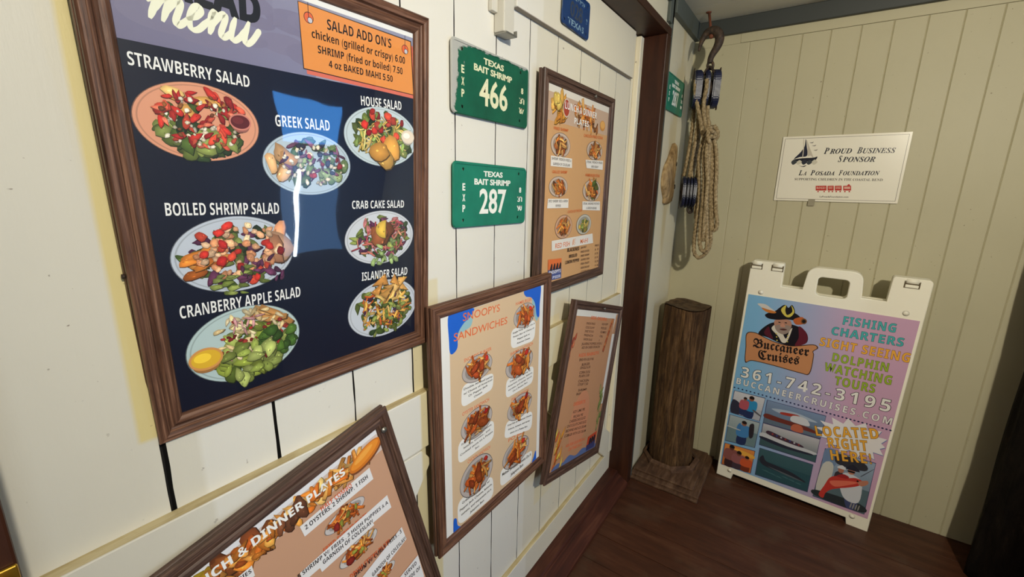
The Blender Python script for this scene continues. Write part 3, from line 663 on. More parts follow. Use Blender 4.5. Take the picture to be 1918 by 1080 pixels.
P.curve([(850, 972), (855, 971), (857, 983), (864, 986), (858, 993), (850, 998), (849, 985)], BL); P.curve([(1003, 843), (1004, 852), (1003, 862), (996, 866), (999, 856)], BL)
P.build('menu_sheet', M_print, e)

# ---- lunch and dinner plates menu (upper right)
e, P = frame((1.33203, -0.03752, 1.42033, 0.00165, 0.00327, -0.00921), 0.49, 0.64, 'framed tan lunch and dinner plates menu in dark wood, right of the green license plates', M_frame_dark, 0.033, 3)
P.rect(-P.w/2, -P.h/2, P.w/2, P.h/2, (206, 158, 108)); tp = (P.uv(1028.6, 168).y+P.uv(1137.6, 212).y)/2; bt = (P.uv(1024.7, 225).y+P.uv(1137.6, 253).y)/2
P.rect(-P.w/2, tp, P.w/2, P.h/2, (222, 214, 200)); P.rect(-P.w/2, bt, P.w/2, tp, (196, 166, 142)); k1 = P.k
cx = lambda f: -P.w/2+P.w*f
P.food((cx(.17), (tp+bt)/2), .055, .045, [('leaf', [(214, 150, 56), (226, 172, 84), (190, 120, 44)], 26, .3, .5, .4, .85), ('chunk', [(214, 180, 90)], 5, .25, .4, .8, .5, (-.3, .6))], 41)
P.ell((cx(.27), tp-.030), .021, .027, (206, 188, 172)); P.ell((cx(.27), tp-.030), .018, .023, (168, 62, 44))
P.food((cx(.55), tp-.026), .09, .026, [('stick', FR, 44, .12, .26, .2, .9)], 42); P.food((cx(.62), bt+.02), .09, .018, [('leaf', BR+OR, 30, .1, .2, .4, .9)], 43)
P.ell((cx(.88), bt+.028), .022, .017, (206, 140, 66)); P.ell((cx(.88), bt+.031), .018, .012, (222, 166, 92))
P.text('LUNCH & DINNER', 1058, 203, 1117, 223, 13, (240, 238, 232), 'b', 0.0); P.text('PLATES', 1075, 231, 1102, 238, 11, (240, 238, 232), 'b', 0.0)
CAPS = (234, 228, 218); k1 = P.k+60
PLATE = [('leaf', GR[1:3], 4, .2, .3, .4, .6), ('chunk', BR+[(176, 96, 44)], 12, .2, .34, .6, .6), ('stick', FR, 22, .2, .4, .15, .65)]
def lunch(head, hq, L, R, T, B, cap, tx, seed, spec=PLATE):
    P.k = k1
    if head: P.text(head, *hq, (222, 116, 58), '', 0.01)
    P.pic(L, R, T, B, spec, seed, (200, 178, 160)); P.pp(cap, CAPS); P.lines(tx, cap[0], cap[1], cap[3], cap[2], (60, 48, 42), 'b', 0, 0.92, 0.5)
lunch('FRIED SHRIMP', (1037, 242, 1064, 247, 5.5), (1031, 272), (1067.5, 276), (1049, 248), (1049, 295), [(1031, 291), (1070.6, 297), (1070.6, 314.5), (1030.6, 310.6)], ['SHRIMP, FRENCH FRIES &', 'GARNISH OF COLESLAW'], 51)
lunch('CHICKEN FRIED STEAK', (1093, 256, 1129, 261, 5.5), (1098.6, 281), (1127.8, 284), (1113, 264), (1113, 300), [(1096, 299), (1129, 301), (1128, 318), (1098, 314.5)], ['STEAK, FRENCH FRIES', 'AND GRAVY'], 52)
lunch('GRILLED SHRIMP', (1034, 324, 1062, 325, 5.5), (1027.5, 349), (1062.5, 351), (1045, 330), (1045, 369), [(1025.5, 372), (1064, 372), (1063.6, 389), (1024, 390)], ['SPICY SHRIMP, RICE & GREEN', 'PEPPERS'], 53)
lunch('HAMBURGER STEAK', (1096, 330, 1123, 332, 5.5), (1091, 356), (1124, 357), (1108, 336), (1108, 377), [(1090, 377), (1123, 377), (1123, 394), (1090, 393)], ['STEAK, MASHED POTATO', '& GREEN BEANS'], 54, PLATE+[('leaf', GR, 5, .18, .28, .4, .5, (.3, .4))])
P.k = k1; P.text('CATCH OF THE DAY', 1063, 399, 1090, 396, 5, (222, 116, 58), '', 0.01)
P.pic((1039, 425), (1071, 420), (1055, 402), (1053, 447), PLATE, 55, (204, 160, 130)); P.pic((1079, 421), (1106.5, 419), (1093, 401), (1092, 439), [('leaf', [(206, 178, 90), (190, 160, 70)], 12, .2, .34, .5, .6), ('leaf', GR[1:], 7, .14, .24, .45, .6)], 56, (190, 186, 172))
P.pp([(1032.5, 451), (1109, 437), (1110, 454.6), (1032.5, 470)], (228, 222, 212)); P.text('RED FISH', 1039, 465, 1066, 460, 9, (222, 112, 48), '', 0.01); P.text('OR', 1071, 459, 1077, 458, 12, (222, 140, 84), 'script', 0.02); P.text('MAHI', 1086, 456, 1100, 453.5, 8.5, (222, 112, 48), '', 0.01)
for b, *q in (('BLACKENED', 1062, 471.5, 1084, 468, 6.5), ('BROILED', 1065, 483, 1080, 480, 6), ('LEMON PEPPER', 1058, 494.5, 1084, 489, 6)): P.text(b, *q, (70, 48, 36), 'b', 0.0)
for i in range(7):
    y = 466+i*7.4; P.text(('ON HALF', 'FRIED OYSTER', 'FRIED SHRIMP', 'STUFFED CRAB', 'FISH FILET', 'SIDE SALAD', 'COLESLAW')[i], 1087, y, 1103-(i == 0)*5, y-3.2, 3.6, (124, 92, 68), '', 0.02); P.text(('PRICE', '11', '12', '12', '13', '14', '9')[i], 1114, y-4.5, 1119.5 if i else 1121, y-5.8, 3.6, (124, 92, 68), '', 0.02)
P.pp([(1026, 486), (1051, 483), (1050.5, 500), (1025.5, 506)], (222, 112, 56)); P.pp([(1025.5, 506), (1050.5, 500), (1050, 520), (1025, 526)], (72, 86, 140))
for i in range(4): P.curve([(1029+i*5.5, 506-i*1.2), (1032+i*5.5, 494-i), (1034+i*5.5, 497-i), (1032.5+i*5.5, 508-i)], (44, 34, 40))
P.text("SNOOPY'S", 1027, 514, 1049, 509, 6, (224, 220, 228), 'b', 0.01); P.text('PIER', 1034, 522, 1049, 518.5, 5, (206, 208, 226), 'b', 0.01)
P.build('menu_sheet', M_print, e); screw(e, 0.075, 0.300, 0.0, 0.005)

# ---- crooked menu next to the door casing
e, P = frame((1.43958, -0.06875, 0.68758, 0.00165, 0.26602, 0.00421), 0.49, 0.64, 'framed tan text menu hanging crooked, tipped to the right against the brown door casing', M_frame_dark, 0.033, 4)
P.paper = (226, 222, 212); P.rect(-P.w/2, -P.h/2, P.w/2, P.h/2-0.028, (192, 142, 104)); P.rect(P.w/2-0.034, -0.10, P.w/2, P.h/2, (224, 220, 212)); P.poly([(P.w/2-0.034, 0.20), (P.w/2, 0.20), (P.w/2, 0.285), (P.w/2-0.020, 0.285)], (192, 142, 104))
B_ = (88, 54, 40); O_ = (222, 98, 52)
P.text('SIDE ORDERS', 1106.5, 597, 1136, 600.5, 6, O_, '', 0.02)
for i in range(5):
    y = 607+i*7.4; x = i*1.4
    P.text(('ONION RINGS', 'COLE SLAW', 'SWEET POTATO', 'FRENCH', 'GARDEN SALAD')[i], 1098-x, y, 1114.5-x, y+1.2, 4.2, B_, '', 0.02); P.text(('HUSH PUPPY', 'PICKLES', 'GUMBO', 'CHILI', 'DIP')[i], 1127-x, y+1.6, (1138, 1136, 1137, 1132, 1127)[i]-x+.8, y+2.4, 4.2, B_, '', 0.02)
P.text('JALAPENO POPPERS 8 FOR $', 1089, 646, 1127, 645, 4.6, B_, '', 0.02); P.text('ADD ON CHEESE OR BACON', 1089, 653, 1123, 651, 4.6, B_, '', 0.02)
P.text('KIDS BASKETS', 1084, 668.5, 1121, 663, 6, O_, '', 0.02)
for i, (b, w) in enumerate((('SERVED WITH A SIDE OF FRIES', 27), ('BURGER', 15), ('SINGLE 6.50', 19), ('CORN DOG', 20), ('PLAIN 5.50', 19), ('CHICKEN', 20), ('STRIP 7.50', 19), ('SHRIMP', 16), ('BASKET 8.50', 20))):
    y = (676, 685, 691, 700, 706.5, 716, 722.5, 733, 740)[i]; cxp = 1098-i*1.1; P.text(b, cxp-w/2, y, cxp+w/2, y-2.2, 4.6, B_, '', 0.02)
c = P.uv(1085, 786); P.ell(c, 0.085, 0.115, (206, 140, 104), 40)
P.text('DESSERTS', 1074, 760, 1096, 754, 6, O_, '', 0.02)
for i, (b, w) in enumerate((('KEY LIME PIE', 22), ('PECAN PIE', 18), ('CHEESECAKE SLICE', 30), ('CHOCOLATE CAKE SLICE', 36), ('BROWNIE AND ICE CREAM', 38), ('COBBLER WITH ICE CREAM', 40))): P.text(b, 1084-i*1.5-w/2, 774+i*9, 1084-i*1.5+w/2, 774+i*9-w*.28, 4.8, B_, '', 0.02)
P.text('ASK FOR OUR SPECIALS', 1059, 838, 1096, 823, 5, O_, '', 0.02); P.text('OF THE DAY', 1064, 845, 1090, 834, 5, O_, '', 0.02)
P.curve([(1032, 884), (1044, 868), (1054, 866), (1066, 852), (1078, 852), (1092, 838), (1106, 838), (1119, 826), (1121, 842), (1090, 862), (1060, 876)], (92, 112, 158))
for i in range(16): P.item(P.uv(1042+random.Random(i).uniform(-6, 9)+i*.3, 872-i*4.2), .022, .006, 1.1+random.Random(i+50).uniform(-.4, .4), 'leaf', ((226, 150, 50), (214, 104, 44), (230, 196, 84))[i % 3], random.Random(i))
for i in range(14): P.item(P.uv(1121+random.Random(i).uniform(-5, 7)+i*.4, 800-i*5.6), .024, .008, 1.3+random.Random(i+9).uniform(-.5, .5), 'leaf', ((132, 150, 76), (158, 150, 92), (110, 132, 66))[i % 3], random.Random(i))
for i in range(9): P.item(P.uv(1077-i*2.3+random.Random(i).uniform(-2, 2), 630+i*7), .014, .006, 1.2, 'leaf', ((178, 72, 48), (150, 60, 44), (206, 110, 70))[i % 3], random.Random(i))
for i in range(8): P.item(P.uv(1146-i*2.2, 603+i*7), .016, .009, 1.1, 'leaf', ((206, 120, 66), (178, 88, 54))[i % 2], random.Random(i))
P.pp([(1101, 818), (1118, 806), (1114, 826), (1098, 836)], (196, 72, 44)); P.pp([(1098, 834), (1115, 822), (1112, 836), (1097, 844)], (58, 62, 108))
for i in range(3): P.curve([(1102+i*4, 830-i*3), (1105+i*4, 819-i*3), (1107+i*4, 822-i*3), (1104+i*4, 832-i*3)], (40, 32, 40))
P.build('menu_sheet', M_print, e); screw(e, 0.02, 0.302, 0.0, 0.005)

# ---- dinner plates menu, lowest and tilted
e, P = frame((0.3340, -0.0790, 0.6341, -0.1104, -0.1965, 0.0128), 0.49, 0.64, 'framed tan dinner plates menu tilted to the left, lowest and partly cut off at bottom', M_frame_dark, 0.034, 5)
P.paper = (230, 228, 230); P.rect(-P.w/2, -P.h/2, P.w/2, P.h/2, (196, 152, 124))
va = P.h/2-0.015; P.rect(-P.w/2, va, P.w/2, P.h/2, (226, 226, 232))
q0 = P.uv(711, 836); q1 = P.uv(640, 917); vt = P.uv(560, 921).y; vb = P.uv(601, 948).y
vt = va; vb = P.uv(646, 888).y-0.012; P.rect(-P.w/2, vb, P.w/2, vt, (206, 190, 184)); k1 = P.k
hh = (vt-vb)/2; vm = (vt+vb)/2
P.food((-.135, vm), .055, hh*.9, [('chunk', [(222, 186, 50), (206, 160, 40), (226, 206, 180), (120, 90, 80)], 22, .2, .34, .6, .85)], 61)
P.food((-.06, vm-.004), .06, hh*.9, [('chunk', [(128, 68, 36), (150, 84, 40)], 10, .3, .5, .5, .7), ('leaf', OR+[(176, 84, 30)], 40, .16, .3, .4, .9)], 62)
P.food((.035, vm), .06, hh*.9, [('leaf', OR+GO, 44, .14, .3, .35, .9), ('chunk', [(120, 72, 46)], 6, .2, .3, .5, .8)], 63)
P.food((.13, vm-.004), .05, hh*.8, [('stick', GO+OR, 26, .3, .5, .16, .8)], 64)
cc = P.uv(684, 851); P.ell(cc+Vector((.001, -.004)), .042, .016, (120, 70, 40), 30, None, .24); P.ell(cc, .041, .0155, (206, 116, 34), 30, None, .24); P.ell(cc+Vector((-.001, .0015)), .036, .0115, (228, 142, 46), 30, None, .24); P.ell(cc+Vector((-.004, .004)), .024, .0055, (236, 164, 70), 24, None, .24)
P.text('LUNCH & DINNER PLATES', 330, 1136, 646.5, 887, 20, (240, 240, 240), 'b', 0.012)
k1 = P.k+60
def strip(q): P.pp(q, (228, 226, 228))
DP = [('chunk', [(150, 70, 30), (186, 92, 36), (206, 116, 44)], 14, .22, .36, .55, .6), ('stick', FR+[(176, 86, 30)], 30, .2, .4, .14, .7), ('leaf', [(150, 150, 60)], 3, .14, .2, .5, .6), ('chunk', [(160, 44, 34)], 1, .2, .24, .7, .1, (-.6, -.4))]
strip([(560.6, 985.5), (691, 875), (698.5, 896), (570, 1004)]); P.text('HALF COMBO', 601.5, 956.5, 658.5, 910.5, 9, (216, 92, 44), 'b', 0.0); P.text('2 OYSTERS, 2 SHRIMP, 1 FISH', 572, 991.5, 688.5, 894.5, 9.5, (40, 36, 38), 'b', 0.004)
P.pic((602, 987), (690, 952), (668, 926), (618, 1009), DP, 65, (196, 190, 190)); k2 = P.k
P.text('FRIED SHRIMP PLATE', 606, 1034.5, 687, 965.5, 9, (216, 92, 44), 'b', 0.0); strip([(560.6, 1072), (724, 926), (732, 949), (567, 1089)])
strip([(596, 1058), (694, 972), (700, 982), (602, 1070)])
P.text('5 SHRIMP W/ FRIES , 3 HUSH PUPPIES & A', 558, 1083, 726, 942, 8.5, (40, 36, 38), 'b', 0.004); P.text('GARNISH OF COLESLAW', 604.7, 1056, 698, 977, 8.5, (40, 36, 38), 'b', 0.004)
P.pic((630, 1050), (712, 1008), (690, 989), (645, 1071), DP, 66, (200, 194, 192))
P.text('DRUM STICKS PLATE', 656, 1083, 729.5, 1015, 9, (216, 92, 44), 'b', 0.0); strip([(655, 1108), (751, 985.5), (760, 1008), (672, 1124)])
P.text('DRUM W/ CURLY FRIES , 3', 664, 1080, 751, 996, 8.5, (40, 36, 38), 'b', 0.004); P.text('GARNISH OF COLESLAW', 697, 1079, 759.5, 1008, 8.5, (40, 36, 38), 'b', 0.004)
P.pic((686, 1088), (744, 1064), (722, 1055), (700, 1106), DP, 67, (200, 194, 192))
strip([(744, 1084), (781, 1038), (793, 1078), (760, 1110)]); P.text('SERVED', 757, 1079, 779, 1055, 8, (40, 36, 38), 'b', 0.004); P.text('W/ SIDE OF', 752, 1098, 786, 1064, 8, (40, 36, 38), 'b', 0.004)
strip([(425, 1095), (470, 1057), (476, 1076), (440, 1105)]); P.text('FRIES', 440, 1092, 470, 1070, 8, (40, 36, 38), 'b', 0.004)
P.build('menu_sheet', M_print, e); screw(e, 0.222, 0.281, 0.0, 0.006)

# ------------------------------------------------------------------ license plates
def outline2d(name, loops, ext, bev, res=4):
    c = bpy.data.curves.new(name, 'CURVE'); c.dimensions = '2D'; c.fill_mode = 'BOTH'; c.extrude = ext; c.bevel_depth = bev; c.bevel_resolution = 1
    for L in loops:
        sp = c.splines.new('POLY'); sp.points.add(len(L)-1); sp.use_cyclic_u = True
        for p, q in zip(sp.points, L): p.co = (q[0], q[1], 0, 1)
    o = bpy.data.objects.new(name, c); me = bpy.data.meshes.new_from_object(o); bpy.data.objects.remove(o); bpy.data.curves.remove(c); return me
def rr(w, h, r, n=6, cx=0, cy=0):
    P = []
    for sx, sy, a0 in ((1, 1, 0), (-1, 1, 90), (-1, -1, 180), (1, -1, 270)):
        for k in range(n+1):
            a = math.radians(a0+90*k/n); P.append((cx+sx*(w/2-r)+r*math.cos(a), cy+sy*(h/2-r)+r*math.sin(a)))
    return P
def circ(x, y, r, n=14): return [(x+r*math.cos(2*math.pi*i/n), y+r*math.sin(2*math.pi*i/n)) for i in range(n)]
TOF = Matrix(((1, 0, 0, 0), (0, 0, -1, 0), (0, 1, 0, 0), (0, 0, 0, 1)))  # curve plane (x,y,z) -> (x,-z,y): front faces -Y
def wear_attr(me, f):
    a = me.attributes.new('Wear', 'FLOAT', 'POINT'); a.data.foreach_set('value', [f(v.co) for v in me.vertices])
def subdiv(me, n):
    bm = bmesh.new(); bm.from_mesh(me); bmesh.ops.triangulate(bm, faces=bm.faces[:])
    for _ in range(n): bmesh.ops.subdivide_edges(bm, edges=[e for e in bm.edges if e.calc_length() > 0.012], cuts=1, use_grid_fill=False)
    bmesh.ops.triangulate(bm, faces=bm.faces[:]); bm.to_mesh(me); bm.free()
def lettering(name, items, mat, parent, y, ext=0.0007):
    V = []; F = []
    for (body, u, v, w, h, off, st) in items:
        vs, fs = glyphs(style(body, st), off, 1.0)
        x0 = min(q[0] for q in vs); x1 = max(q[0] for q in vs); y0 = min(q[1] for q in vs); y1 = max(q[1] for q in vs); b = len(V); n = len(vs)
        P_ = [(u+(q[0]-x0)/(x1-x0)*w, v+(q[1]-y0)/(y1-y0)*h) for q in vs]
        V += [(p[0], y-ext, p[1]) for p in P_]+[(p[0], y, p[1]) for p in P_]
        F += [tuple(i+b for i in f) for f in fs]; cnt = {}
        for f in fs:
            for i in range(len(f)):
                k = (f[i], f[(i+1) % len(f)]); cnt[k] = 1
        for (i, j) in cnt:
            if (j, i) not in cnt: F.append((b+i, b+n+i, b+n+j, b+j))
    me = bpy.data.meshes.new(name); me.from_pydata(V, [], F); me.materials.append(mat); return link(name, me, parent)
def license_plate(loc, rot, w, h, mat, label, group, wear, items, lmat, extra=None, hole=0.0065, hx=0.38, hy=0.39):
    e = empty('license_plate', loc, rot, 'YXZ'); tag(e, label, 'license plate', group)
    me = outline2d('plate_body', [rr(w, h, 0.012)]+[circ(sx*w*hx, sy*h*hy, hole/1.6) for sx in (1, -1) for sy in (1, -1)], 0.0006, 0.0004)
    me.transform(TOF); subdiv(me, 3); wear_attr(me, wear); me.materials.append(mat); link('plate_body', me, e)
    me = outline2d('rolled_rim', [rr(w-0.003, h-0.003, 0.011), rr(w-0.010, h-0.010, 0.008)], 0.0008, 0.0006); me.transform(Matrix.Translation((0, -0.0012, 0)) @ TOF); subdiv(me, 2); wear_attr(me, wear); me.materials.append(mat); link('rolled_rim', me, e)
    for nm, its in items: lettering(nm, its, lmat, e, -0.0009)
    if extra: lettering('raised_digits', extra[0], extra[1], e, -0.0009)
    return e
def items_shrimp(num, yr, k=1.0):
    L = [('state_name', [('TEXAS', -.040*k, .0445, .079*k, .0135, .03, '')]), ('permit_name', [('BAIT SHRIMP', -.075*k, .0245, .150*k, .0145, .03, '')]), ('plate_number', [(num, -.055*k, -.046, .112*k, .062, .02, '')])]
    for i, c in enumerate('EXP'): L.append(('expiry_letter', [(c, -.118*k, .010-.0245*i, .0095, .0165, .03, '')]))
    for i, c in enumerate(('8', '31', yr)): L.append(('expiry_date', [(c, (.112 if i else .118)*k, .008-.0245*i, .022 if i else .010, .0145, .03, '')]))
    return L+[('date_bar', [('-', .110*k, -.0045, .024, .0022, .0, '')]), ('date_bar', [('-', .110*k, -.029, .024, .0022, .0, '')])]
def w466(c):
    l = -0.152-c.x+0.152; x, z = c.x, c.z
    return max(0.0, 0.74-(x+0.152)*13-max(0, .02-z)*2, 0.74-(x+.152)*4-(.076-z)*10, 0.50-(0.076-z)*17, 0.30-(0.152-x)*40, 0.2-(z+.076)*40)
def w287(c):
    x, z = c.x, c.z; return max(0.0, 0.42-(0.076-z)*34, 0.36-(0.152-abs(x))*50, 0.36-(z+0.076)*50)
license_plate((0.8955, -0.0075, 1.655), (0.0, 0.003, 0.0), 0.302, 0.150, M_green1, 'green license plate numbered 466, dented and chipped grey along its left edge', 'green bait shrimp license plates', w466, items_shrimp('466', '87'), M_let1)
license_plate((0.8965, -0.0075, 1.4035), (0.0, 0.012, 0.0), 0.302, 0.149, M_green2, 'bright green license plate numbered 287, below plate 466 on the door', 'green bait shrimp license plates', w287, items_shrimp('287', '90'), M_let2)
license_plate((2.098, YW-0.006, 1.833), (0.0, 0.0, 0.0), 0.262, 0.147, M_green2, 'green license plate numbered 287 beside the hanging pulley, right of the door casing', 'green bait shrimp license plates', w287, items_shrimp('287', '89', 0.86), M_let2)
license_plate((1.277, -0.0225, 1.929), (0.0, 0.02, 0.0), 0.176, 0.104, M_blue, 'small faded blue license plate on the board over the framed menus', None, lambda c: max(0.0, 0.34-(0.052-abs(c.z))*40, 0.34-(0.088-abs(c.x))*40),
              [('state_name', [('TEXAS', -.052, -.043, .104, .017, .03, '')]), ('class_name', [('MOTOR', -.050, .028, .050, .011, .02, '')]), ('class_name', [('CYCLE', .006, .028, .046, .011, .02, '')]), ('year_digit', [('7', -.074, .010, .008, .014, .02, '')]), ('year_digit', [('2', .066, -.010, .008, .014, .02, '')])], M_letb, ([('028', -.040, -.020, .080, .042, .02, '')], M_letd), 0.006, 0.40, 0.36)

# white metal box on the upper part of the door
e = empty('latch_box', (0.925, -0.001, 1.80)); tag(e, 'white painted metal latch box above the green plate 466, cut off at the top', 'latch')
mb = MB(); mb.box((-0.022, -0.030, -0.022), (0.020, 0.0, 0.26), 0, 0.003); mb.build('box_body', M_white_metal, e)
mb = MB(); mb.box((-0.044, -0.012, 0.018), (-0.022, 0.0, 0.060), 0, 0.002); mb.build('side_keeper', M_white_metal, e)
mb = MB(); mb.box((-0.020, -0.036, -0.026), (0.024, 0.0, -0.022), 0, 0.0008); mb.box((0.021, -0.036, -0.026), (0.024, 0.0, -0.012), 0, 0.0008); mb.build('bottom_bracket', M_steel, e)
# brass lock plate on the left casing
e = empty('brass_lock', (-0.03, -0.115, 1.02)); tag(e, 'brass lock plate with knob on the brown casing at the far left edge', 'lock')
mb = MB(); mb.box((-0.055, -0.004, -0.10), (0.0475, 0.0, 0.0525), 0, 0.0015); mb.build('lock_plate', M_brass, e)
mb = MB(); mb.cyl((0.034, -0.004, 0.040), (0.034, -0.016, 0.040), 0.005, 14); mb.sphere((0.034, -0.020, 0.040), 0.009, 0, (1, 0.8, 1)); mb.build('knob', M_brass, e)

# ------------------------------------------------------------------ sponsor sign on the back wall
SL = Vector((XB-0.007, -0.7415, 1.5285)); SR = Matrix(((0, 1, 0), (-1, 0, 0), (0, 0, 1)))
e = empty('sponsor_sign', SL, (0, 0, -math.pi/2)); tag(e, 'white laminated Proud Business Sponsor sign taped to the beige board wall', 'sign')
P = Print(SL, SR, 0.0, 0.434, 0.276); P.paper = (236, 230, 212); DK = (36, 32, 40); w, h = P.w, P.h
for (a, b, c_, d) in ((-w/2+.008, h/2-.0095, w/2-.008, h/2-.008), (-w/2+.008, -h/2+.008, w/2-.008, -h/2+.0095), (-w/2+.008, -h/2+.008, -w/2+.0095, h/2-.008), (w/2-.0095, -h/2+.008, w/2-.008, h/2-.008)): P.rect(a, b, c_, d, (120, 110, 96))
for b, *q in (('P', 1542.6, 288, 1552, 288, 11), ('ROUD', 1553.5, 287.8, 1595, 286.8, 8.6), ('B', 1604.5, 287, 1614, 287, 11), ('USINESS', 1615.5, 286.8, 1676.5, 286, 8.8), ('S', 1569, 303, 1576, 303, 11), ('PONSOR', 1577.5, 302.9, 1638.5, 302.8, 8.8), ('L', 1495.5, 328, 1503, 328, 9), ('A', 1504, 328, 1510, 328, 7), ('P', 1517.5, 328, 1525.5, 328, 9), ('OSADA', 1527, 328, 1562.5, 328, 7), ('F', 1570.5, 328, 1577.5, 328, 9), ('OUNDATION', 1578.5, 328, 1647, 327.8, 7.2)): P.text(b, *q, DK, 'sbi', 0.012)
P.text('SUPPORTING CHILDREN IN THE COASTAL BEND', 1488, 337.3, 1653, 339, 4, (70, 62, 56), 'sb', 0.0); P.text('LaPosadaFoundation.com', 1535, 369.3, 1589, 370, 2.8, (96, 86, 74), '', 0.02)
X_ = lambda a, b: (1420+a/5.4, 220+b/5.4)
P.curve([X_(482, 216), X_(470, 290), X_(430, 350), X_(362, 418), X_(420, 400), X_(495, 385), X_(492, 290)], (30, 30, 50)); P.curve([X_(492, 225), X_(520, 300), X_(560, 405), X_(530, 385), X_(500, 385), X_(500, 300)], (196, 186, 168))
P.curve([X_(458, 222), X_(466, 222), X_(464, 320), X_(452, 410), X_(446, 400), X_(456, 320)], (206, 196, 176))
P.curve([X_(360, 425), X_(440, 412), X_(560, 405), X_(600, 395), X_(560, 440), X_(400, 445)], (24, 22, 34))
for k in range(5): P.curve([X_(335+k*52, 450+8*(k % 2)), X_(365+k*52, 425+6*(k % 2)), X_(392+k*52, 448), X_(372+k*52, 470), X_(348+k*52, 476)], ((60, 64, 66), (206, 200, 180), (42, 44, 54))[k % 3])
P.curve([X_(410, 485), X_(450, 492), X_(490, 480), X_(460, 500)], (40, 40, 48))
for k, (a, b) in enumerate(((520, 255), (545, 285), (560, 330))): P.curve([X_(a, b), X_(a+30, b-4), X_(a+42, b-12), X_(a+30, b+4)], (90, 84, 76))
RED = (190, 52, 40)
for (a, b) in ((582, 692), (702, 765), (775, 845), (860, 940)):
    P.pp([X_(a, 690), X_(b, 688), X_(b, 738), X_(a, 738)], RED); P.pp([X_(a+10, 700), X_(b-10, 699), X_(b-10, 722), X_(a+10, 722)], (222, 170, 150))
    for k in (0.22, 0.78): P.ell(P.uv(*X_(a+(b-a)*k, 748)), .003, .003, RED, 12)
P.text('TOYS', *X_(598, 722), *X_(680, 722), 4, RED, 'b', .01); P.text('FOR', *X_(712, 722), *X_(757, 722), 3.5, RED, 'b', .01); P.text('TOTS', *X_(783, 722), *X_(838, 722), 3.5, RED, 'b', .01)
P.curve([X_(900, 690), X_(918, 672), X_(930, 690)], RED)
P.build('printed_sheet', NT('laminated_print', 0.25, coat=0.4).m, e)
pm = bpy.data.materials['laminated_print']; nt = pm.node_tree; a = nt.nodes.new('ShaderNodeAttribute'); a.attribute_name = 'Col'; nt.links.new(a.outputs['Color'], nt.nodes['Principled BSDF'].inputs['Base Color'])
mb = MB(); mb.box((-0.085, -0.0012, -0.158), (-0.060, 0.0, -0.130), 0, 0.0003); mb.build('tape_strip', flat('grey_tape', (150, 142, 118), 0.35), e)

# ------------------------------------------------------------------ A-frame sign
AP = (2.2135, -0.7791, 0.5592, -0.006, 0.01563, -1.6222); AW, AH = 0.608, 1.1125
e = empty('a_frame_sign', AP[:3], AP[3:], 'YXZ'); tag(e, 'ivory plastic A-frame sidewalk sign for boat cruises standing against the back wall', 'sign')
AR = Euler(AP[3:], 'YXZ').to_matrix(); P = Print(AP[:3], AR, 0.0, AW, AH); U = lambda x, y: P.uv(x, y)
C5 = lambda a, b: (1330+a/4.155, 480+b/4.155); C6 = lambda a, b: (1330+a/3.857, 720+b/3.857)
artL, artR = -AW/2+0.008, AW/2-0.008; at_ = (U(1400.5, 551).y+U(1732, 602).y)/2; ab = (U(1345.6, 869).y+U(1627, 970).y)/2
# panel outline with two shoulders, a handle and two feet
def panel_outline(back=False):
    hw = AW/2; top = AH/2; vs = (U(1463, 537).y+U(1508, 545).y)/2   # shoulder notch level
    ul = U(*C5(540, 250)).x; hl0 = U(*C5(750, 260)).x; hr1 = U(*C5(1145, 320)).x; ur = U(*C5(1385, 370)).x
    hL, hR = hl0, hr1; ht_ = U(*C5(960, 100)).y-0.004
    def arc(cx_, cy_, r, a0, a1, n=5): return [(cx_+r*math.cos(math.radians(a0+(a1-a0)*k/n)), cy_+r*math.sin(math.radians(a0+(a1-a0)*k/n))) for k in range(n+1)]
    r = 0.012; R = 0.035
    fl = U(*C6(150, 655)).x; fr_ = U(*C6(990, 985)).x; fz = -AH/2+0.032
    O = [(-hw, -AH/2), (fl, -AH/2), (fl+0.006, fz), (fr_-0.006, fz), (fr_, -AH/2), (hw, -AH/2)]
    O += arc(hw-r, top-r, r, 0, 90)+arc(ur+r*.6, top-r*.6, r*.6, 90, 180)+[(ur-0.002, vs)]
    O += [(hR+0.012, vs)]+arc(hR-R+0.006, ht_-R, R, 0, 90)+arc(hL+R-0.006, ht_-R, R, 90, 180)+[(hL-0.012, vs)]
    O += [(ul+0.002, vs)]+arc(ul-r*.6, top-r*.6, r*.6, 0, 90)+arc(-hw+r, top-r, r, 90, 180)
    hole = rr(U(*C5(1075, 300)).x-U(*C5(820, 250)).x, 0.085, 0.018, 6, (U(*C5(1075, 300)).x+U(*C5(820, 250)).x)/2, (U(*C5(950, 175)).y+U(*C5(930, 315)).y)/2)
    return O, hole, (fl, fr_, vs, ul, ur)
O, hole, (fl, fr_, vs, ul, ur) = panel_outline()
me = outline2d('front_panel', [O, hole], 0.010, 0.003); me.transform(Matrix.Translation((0, 0.0165, 0)) @ TOF); me.materials.append(M_plastic); link('front_panel', me, e)
bp_ = empty('tmp'); bpy.data.objects.remove(bp_)
me = outline2d('back_panel', [O, hole], 0.010, 0.003); me.transform(TOF)
Mb = Matrix.Translation((0, 0.045, AH/2)) @ Matrix.Rotation(math.radians(3.4), 4, 'X') @ Matrix.Translation((0, 0, -AH/2)); me.transform(Mb); me.materials.append(M_plastic); link('back_panel', me, e)
